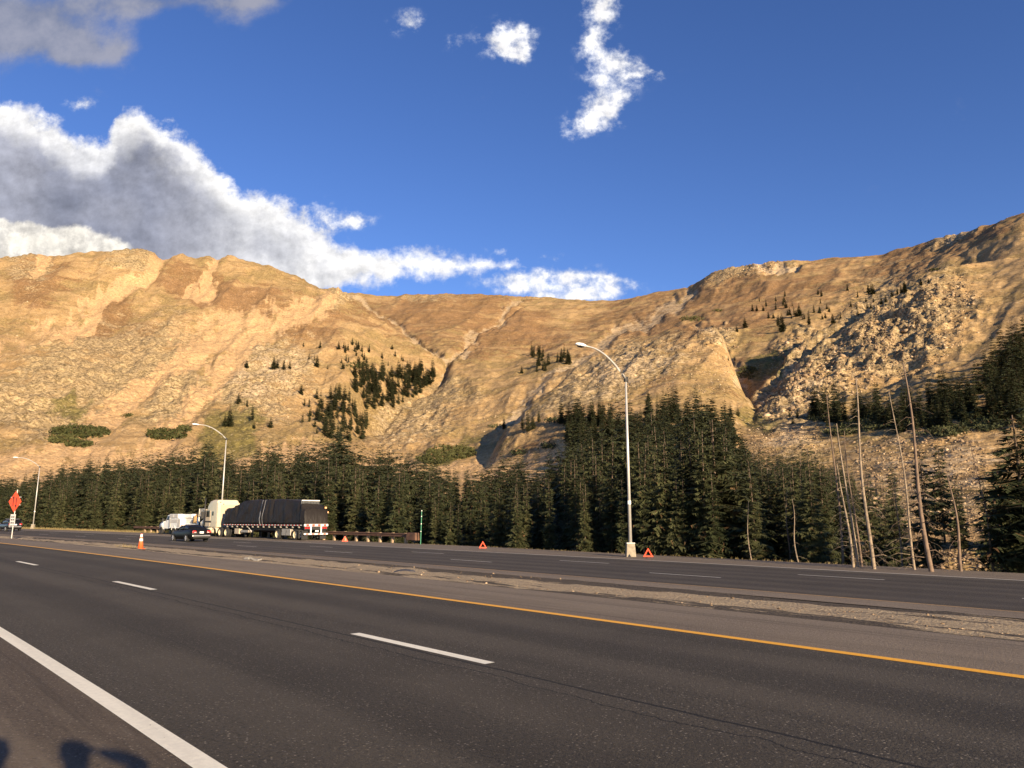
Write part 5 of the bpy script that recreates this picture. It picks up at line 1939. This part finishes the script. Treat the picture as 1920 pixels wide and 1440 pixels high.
# tractor: x = 0 at the back of its frame
tk = thing('truck_tractor', 'cream semi truck cab with sleeper coupled to the tarped trailer', 'truck', at(77.7, TD), heading(80) + PI / 2)
part('frame', MB().b2(.0, 8.0, -.45, .45, .75, 1.05), M_dkmetal, tk)
for x_ in (1.0, 2.4):
    part('axle', MB().tube([(x_, -1.0, .52), (x_, 1.0, .52)], .08, 8), M_dkmetal, tk)
    for sg in (-1, 1):
        wheel(tk, x_, sg * 1.14, .52, .27, M_wheelc, 0)
        wheel(tk, x_, sg * .82, .52, .27, M_wheelc, 0)
for sg in (-1, 1):
    wheel(tk, 7.5, sg * 1.08, .52, .29, M_wheelc, 0)
    secs = []
    for k in range(9):
        a = PI * k / 8
        secs.append([(3.85 + .62 * math.cos(a) * -1, sg * 1.25, .42 + .62 * math.sin(a)), (3.85 + .62 * math.cos(a) * -1, sg * .75, .42 + .62 * math.sin(a)), (3.85 + .5 * math.cos(a) * -1, sg * .75, .42 + .5 * math.sin(a)), (3.85 + .5 * math.cos(a) * -1, sg * 1.25, .42 + .5 * math.sin(a))])
    part('fender', MB().loft(secs), M_cream, tk, True)
    part('fuel_tank', MB().tube([(4.5, sg * .98, .72), (6.1, sg * .98, .72)], .33, 16), M_cream, tk, True)
    part('step', MB().b2(4.4, 6.2, sg * 1.05 - .2, sg * 1.05 + .2, .34, .42), M_dkmetal, tk)
secs = []
for x_, zt, w_ in ((3.45, 3.95, 1.2), (3.52, 4.02, 1.25), (4.6, 4.05, 1.25), (5.3, 3.95, 1.22), (5.9, 3.55, 1.16), (6.15, 2.95, 1.12), (6.35, 2.1, 1.10)):
    secs.append([(x_, w_, 1.05), (x_, w_, zt - .25), (x_, w_ - .08, zt - .07), (x_, w_ - .28, zt), (x_, -w_ + .28, zt), (x_, -w_ + .08, zt - .07), (x_, -w_, zt - .25), (x_, -w_, 1.05)])
cbn = part('sleeper_cab', MB().loft(secs), M_cream, tk, bevel=.03)
secs = []
for x_, zt, w_ in ((6.3, 2.1, 1.08), (7.4, 1.95, 1.0), (8.2, 1.75, .85), (8.35, 1.2, .75)):
    secs.append([(x_, w_, .8), (x_, w_, zt - .2), (x_, w_ - .15, zt), (x_, -w_ + .15, zt), (x_, -w_, zt - .2), (x_, -w_, .8)])
part('hood', MB().loft(secs), M_cream, tk, True)
for sg in (-1, 1):
    dr = part('door', MB().b2(5.0, 6.1, sg * 1.24 - .02, sg * 1.24 + .02, 1.15, 2.9), M_creamd, cbn)
    part('side_window', MB().b2(5.15, 5.95, sg * 1.262 - .006, sg * 1.262 + .006, 2.15, 2.85), M_glass, dr)
    part('vent_window', MB().b2(4.2, 4.6, sg * 1.252 - .008, sg * 1.252 + .008, 2.3, 2.75), M_glass, cbn)
    part('side_fairing', MB().b2(3.3, 3.46, sg * 1.2 - .04, sg * 1.2 + .04, 1.15, 3.7), M_cream, tk)
    mr = part('mirror', MB().b2(6.25, 6.38, sg * 1.55 - .13, sg * 1.55 + .13, 2.0, 2.75), M_dkmetal, tk)
    part('mirror_arm', MB().tube([(6.3, sg * 1.14, 2.85), (6.3, sg * 1.52, 2.85), (6.3, sg * 1.52, 2.75)], .025, 6), M_dkmetal, mr)
    part('exhaust_stack', MB().tube([(6.42, sg * 1.25, 1.2), (6.42, sg * 1.25, 4.25)], .075, 10), M_dkmetal, tk, True)
    part('side_stripe', MB().b2(4.7, 6.3, sg * 1.268 - .004, sg * 1.268 + .004, 1.55, 1.72), M_dkmetal, cbn)
part('back_panel', MB().b2(3.40, 3.445, -.8, .8, 1.3, 3.5), M_creamd, tk)
part('back_window', MB().b2(3.385, 3.40, -.35, .35, 2.5, 2.85), M_glass, tk)
for y_, z_ in ((.9, 3.75), (.55, 3.55)):
    part('work_lamp', MB().tube([(3.36, y_, z_), (3.46, y_, z_)], .05, 8), M_dkmetal, tk)
part('air_lines', MB().tube([(3.4, .3, 1.9), (2.9, .25, 1.5), (2.3, .1, 1.5)], .03, 6).tube([(3.4, -.3, 1.9), (2.9, -.25, 1.45), (2.3, -.1, 1.5)], .03, 6), M_dkmetal, tk)

# service truck parked further on
sv_ = thing('service_truck', 'white utility service truck parked ahead of the cream cab', 'truck', at(90.6, 36.4), heading(94) + PI / 2)
part('frame', MB().b2(0, 6.6, -.5, .5, .5, .72), M_dkmetal, sv_)
for x_, rm in ((1.9, M_dkmetal), (5.7, M_dkmetal)):
    for sg in (-1, 1):
        wheel(sv_, x_, sg * .98, .46, .28, rm, 0)
bd = part('utility_body', MB().b2(.1, 3.3, .55, 1.14, .80, 1.95).b2(.1, 3.3, -1.14, -.55, .80, 1.95).b2(.1, 3.3, -.55, .55, .80, 1.0), M_truckw, sv_, bevel=.02)
for sg in (-1, 1):
    for (x0, x1, z0, z1) in ((.2, .95, .95, 1.85), (1.0, 2.75, 1.42, 1.85), (2.8, 3.25, .95, 1.85)):
        dr = part('locker_door', MB().b2(x0, x1, sg * 1.15 - .012, sg * 1.15 + .012, z0, z1), M_truckg, bd)
    part('arch_trim', MB().tube([(1.9 + .56 * math.cos(a), sg * 1.15, .52 + .56 * math.sin(a)) for a in np.linspace(.15, PI - .15, 9)], .03, 6), M_truckw, sv_)
    up_ = part('upper_box', MB().b2(.9, 3.3, sg * .83 - .30, sg * .83 + .30, 2.02, 2.48), M_truckw, sv_, bevel=.02)
    for x0 in (.95, 2.15):
        part('box_door', MB().b2(x0, x0 + 1.05, sg * 1.135 - .01, sg * 1.135 + .01, 2.06, 2.44), M_truckg, up_)
part('headboard', MB().b2(3.2, 3.3, -1.1, 1.1, 1.0, 2.45), M_truckw, sv_)
part('tailgate', MB().b2(.02, .1, -1.12, 1.12, .80, 1.35), M_truckw, sv_, bevel=.01)
secs = []
for x_, zt, w_ in ((3.4, 2.3, .95), (3.5, 2.42, .98), (4.4, 2.40, .98), (5.0, 1.62, 1.0)):
    secs.append([(x_, w_ + .04, .75), (x_, w_ + .04, 1.5), (x_, w_ - .12, zt - .06), (x_, w_ - .3, zt), (x_, -w_ + .3, zt), (x_, -w_ + .12, zt - .06), (x_, -w_ - .04, 1.5), (x_, -w_ - .04, .75)])
cab = part('cab', MB().loft(secs), M_truckw, sv_)
for sg in (-1, 1):
    part('side_window', MB().add([(3.6, sg * .985, 1.62), (4.55, sg * .985, 1.62), (4.28, sg * .92, 2.25), (3.6, sg * .92, 2.25)], [(0, 1, 2, 3)]), M_glass, cab)
    part('mirror', MB().b2(4.75, 4.85, sg * 1.25 - .12, sg * 1.25 + .12, 1.6, 1.95), M_dkmetal, sv_)
part('windscreen', MB().add([(4.98, -.85, 1.66), (4.98, .85, 1.66), (4.45, .78, 2.36), (4.45, -.78, 2.36)], [(0, 1, 2, 3)]), M_glass, cab)
secs = []
for x_, zt, w_ in ((4.95, 1.62, 1.0), (5.9, 1.55, .98), (6.5, 1.40, .92), (6.65, .9, .85)):
    secs.append([(x_, w_, .65), (x_, w_, zt - .2), (x_, w_ - .12, zt), (x_, -w_ + .12, zt), (x_, -w_, zt - .2), (x_, -w_, .65)])
part('hood', MB().loft(secs), M_truckw, sv_, True)
for sg in (-1, 1):
    part('tail_lamp', MB().b2(-.0, .02, sg * 1.0 - .06, sg * 1.0 + .06, .95, 1.2), M_tail, sv_)

# equipment between the two trucks
eq = thing('equipment_trailer', 'low trailer of tanks and crates between the service truck and the cream cab', 'trailer', at(86.6, 36.5), heading(88) + PI / 2)
part('bed', MB().b2(0, 3.4, -1.05, 1.05, .55, .72), M_dkmetal, eq)
for sg in (-1, 1):
    wheel(eq, 1.5, sg * 1.12, .38, .22, M_dkmetal, 0)
    part('side_board', MB().b2(0, 3.4, sg * 1.04 - .03, sg * 1.04 + .03, .73, 1.35), M_truckw, eq)
part('crate', MB().b2(.3, 1.5, -.95, .25, 2.2, 3.05), M_alu, eq)
for x_ in (.35, 1.35):
    for y_ in (-.9, .1):
        part('crate_leg', MB().b2(x_, x_ + .1, y_, y_ + .1, .72, 2.2), M_dkmetal, eq)
part('white_drum', MB().tube([(.8, -.35, .72), (.8, -.35, 1.85)], .42, 16), M_truckw, eq, True)
part('canvas_roll', MB().tube([(2.2, .35, .72), (2.2, .33, 2.1), (2.0, .2, 2.45)], [.30, .28, .2], 12), M_ochre, eq, True)
part('gas_cylinder', MB().tube([(1.75, .25, .72), (1.75, .25, 2.1)], .15, 12), M_whp, eq, True)
part('engine_block', MB().box(2.8, -.2, 1.3, .8, 1.3, 1.1, .8, .8), M_dkmetal, eq, bevel=.05)
part('engine_hood', MB().b2(2.5, 3.3, -.95, .1, 1.95, 2.25), M_truckw, eq)
part('pipe_frame', MB().tube([(.25, .3, .7), (.25, .3, 3.1), (1.55, .3, 3.1), (1.55, .3, .7)], .035, 6).tube([(.25, -.98, .7), (.25, -.98, 3.1), (1.55, -.98, 3.1), (1.55, -.98, .7)], .035, 6), M_truckw, eq)

# ------------------------------------------------------------------ the two people whose shadows fall on the shoulder


def skin_part(name, joints, edges, parent, mat, sub=2):
    me_ = bpy.data.meshes.new(name)
    me_.from_pydata([j[:3] for j in joints], edges, [])
    me_.materials.append(mat)
    o = link(name, me_, parent)
    md = o.modifiers.new('skin', 'SKIN')
    sk = me_.skin_vertices[0].data if me_.skin_vertices else None
    if sk is None:
        return o
    for i, j in enumerate(joints):
        sk[i].radius = (j[3], j[3] * (j[4] if len(j) > 4 else 1))
    sk[0].use_root = True
    md.use_smooth_shade = True
    s2 = o.modifiers.new('sub', 'SUBSURF')
    s2.levels = sub
    s2.render_levels = sub
    return o


def person(label, loc, rz, arms, jacket, hold=None):
    root = thing('person', label, 'person', loc, rz)
    J = [(0, 0, .98, .155, .75), (0, 0, 1.15, .14, .7), (0, 0, 1.32, .17, .7), (0, -.01, 1.45, .13, .7), (0, .0, 1.52, .062), (0, .01, 1.60, .08), (0, .015, 1.68, .10), (0, .01, 1.755, .07)]
    E_ = [(i, i + 1) for i in range(7)]
    for sg in (-1, 1):
        n = len(J)
        J += [(sg * .10, 0, .90, .10), (sg * .11, .01, .52, .065), (sg * .12, -.02, .10, .045), (sg * .13, .13, .04, .035)]
        E_ += [(0, n), (n, n + 1), (n + 1, n + 2), (n + 2, n + 3)]
        n = len(J)
        sh = (sg * .19, 0, 1.43, .058)
        el, wr = arms[sg]
        J += [sh, el + (.045,), wr + (.032,)]
        E_ += [(3, n), (n, n + 1), (n + 1, n + 2)]
    body = skin_part('body', J, E_, root, M_skin)
    # clothes grown a little larger than the body
    T = [(0, 0, .95, .175, .78), (0, 0, 1.15, .165, .75), (0, 0, 1.34, .19, .72), (0, -.01, 1.46, .13, .75)]
    Et = [(0, 1), (1, 2), (2, 3)]
    for sg in (-1, 1):
        n = len(T)
        el, wr = arms[sg]
        w2 = tuple(el[i] * .15 + wr[i] * .85 for i in range(3))
        T += [(sg * .20, 0, 1.43, .072), el + (.06,), w2 + (.045,)]
        Et += [(3, n), (n, n + 1), (n + 1, n + 2)]
    skin_part('jacket', T, Et, root, jacket)
    P_ = [(0, 0, 1.0, .17, .78)]
    Ep = []
    for sg in (-1, 1):
        n = len(P_)
        P_ += [(sg * .10, 0, .88, .118), (sg * .11, .01, .52, .08), (sg * .12, -.02, .12, .07)]
        Ep += [(0, n), (n, n + 1), (n + 1, n + 2)]
    skin_part('trousers', P_, Ep, root, M_jean)
    for sg in (-1, 1):
        skin_part('shoe', [(sg * .12, -.04, .05, .05), (sg * .125, .08, .045, .05), (sg * .13, .19, .035, .038)], [(0, 1), (1, 2)], root, M_black, 1)
        el, wr = arms[sg]
        v = (Vector(wr) - Vector(el)).normalized()
        side = v.cross(Vector((0, 0, 1))).normalized() * -sg
        pr = Vector(wr) + v * .06
        fj = [tuple(Vector(wr)) + (.028,), tuple(pr) + (.038,)]
        fe = [(0, 1)]
        for k, ln in enumerate((.065, .075, .07, .055)):
            b0 = pr + side * (.028 - .019 * k) + v * .02
            n = len(fj)
            fj += [tuple(b0) + (.0095,), tuple(b0 + v * ln * .6 + Vector((0, 0, .012))) + (.009,), tuple(b0 + v * ln * .8 + Vector((0, 0, .04))) + (.008,)]
            fe += [(1, n), (n, n + 1), (n + 1, n + 2)]
        n = len(fj)
        fj += [tuple(pr - v * .02 + side * .04) + (.012,), tuple(pr + v * .02 + side * .065 + Vector((0, 0, .02))) + (.010,)]
        fe += [(1, n), (n, n + 1)]
        skin_part('hand', fj, fe, root, M_skin, 1)
    # face and hair
    f = MB()
    f.box(0, .112, 1.675, .026, .035, .045, .5, .4)
    part('nose', f, M_skin, root, bevel=.006)
    for sg in (-1, 1):
        part('eye', MB().tube([(sg * .033, .095, 1.695), (sg * .033, .104, 1.695)], [.012, .008], 8), M_black, root)
        part('ear', MB().box(sg * .098, .0, 1.675, .02, .045, .06, .8, .8), M_skin, root, bevel=.008)
    part('mouth', MB().box(0, .098, 1.632, .045, .01, .010), M_tailcl, root)
    skin_part('hair', [(0, -.035, 1.66, .085), (0, -.02, 1.73, .105), (0, .01, 1.785, .08)], [(0, 1), (1, 2)], root, M_hair)
    if hold:
        part('phone', MB().box(*hold, .155, .009, .078), M_black, root, bevel=.002)
    return root


rest_arm = {-1: ((-.27, -.03, 1.15), (-.26, .06, .90)), 1: ((.27, -.03, 1.15), (.26, .06, .90))}
p1 = person('person in a dark jacket on the near shoulder with one hand raised to the head', (.33, -.02, 0), 0,
            {-1: ((-.26, -.03, 1.15), (-.24, .04, .90)), 1: ((.50, .0, 1.62), (.17, .01, 1.70))}, M_cloth1)
p2 = person('person in a grey shirt standing on the near shoulder with both arms down', (-.29, .03, 0), R(4), rest_arm, M_cloth2)
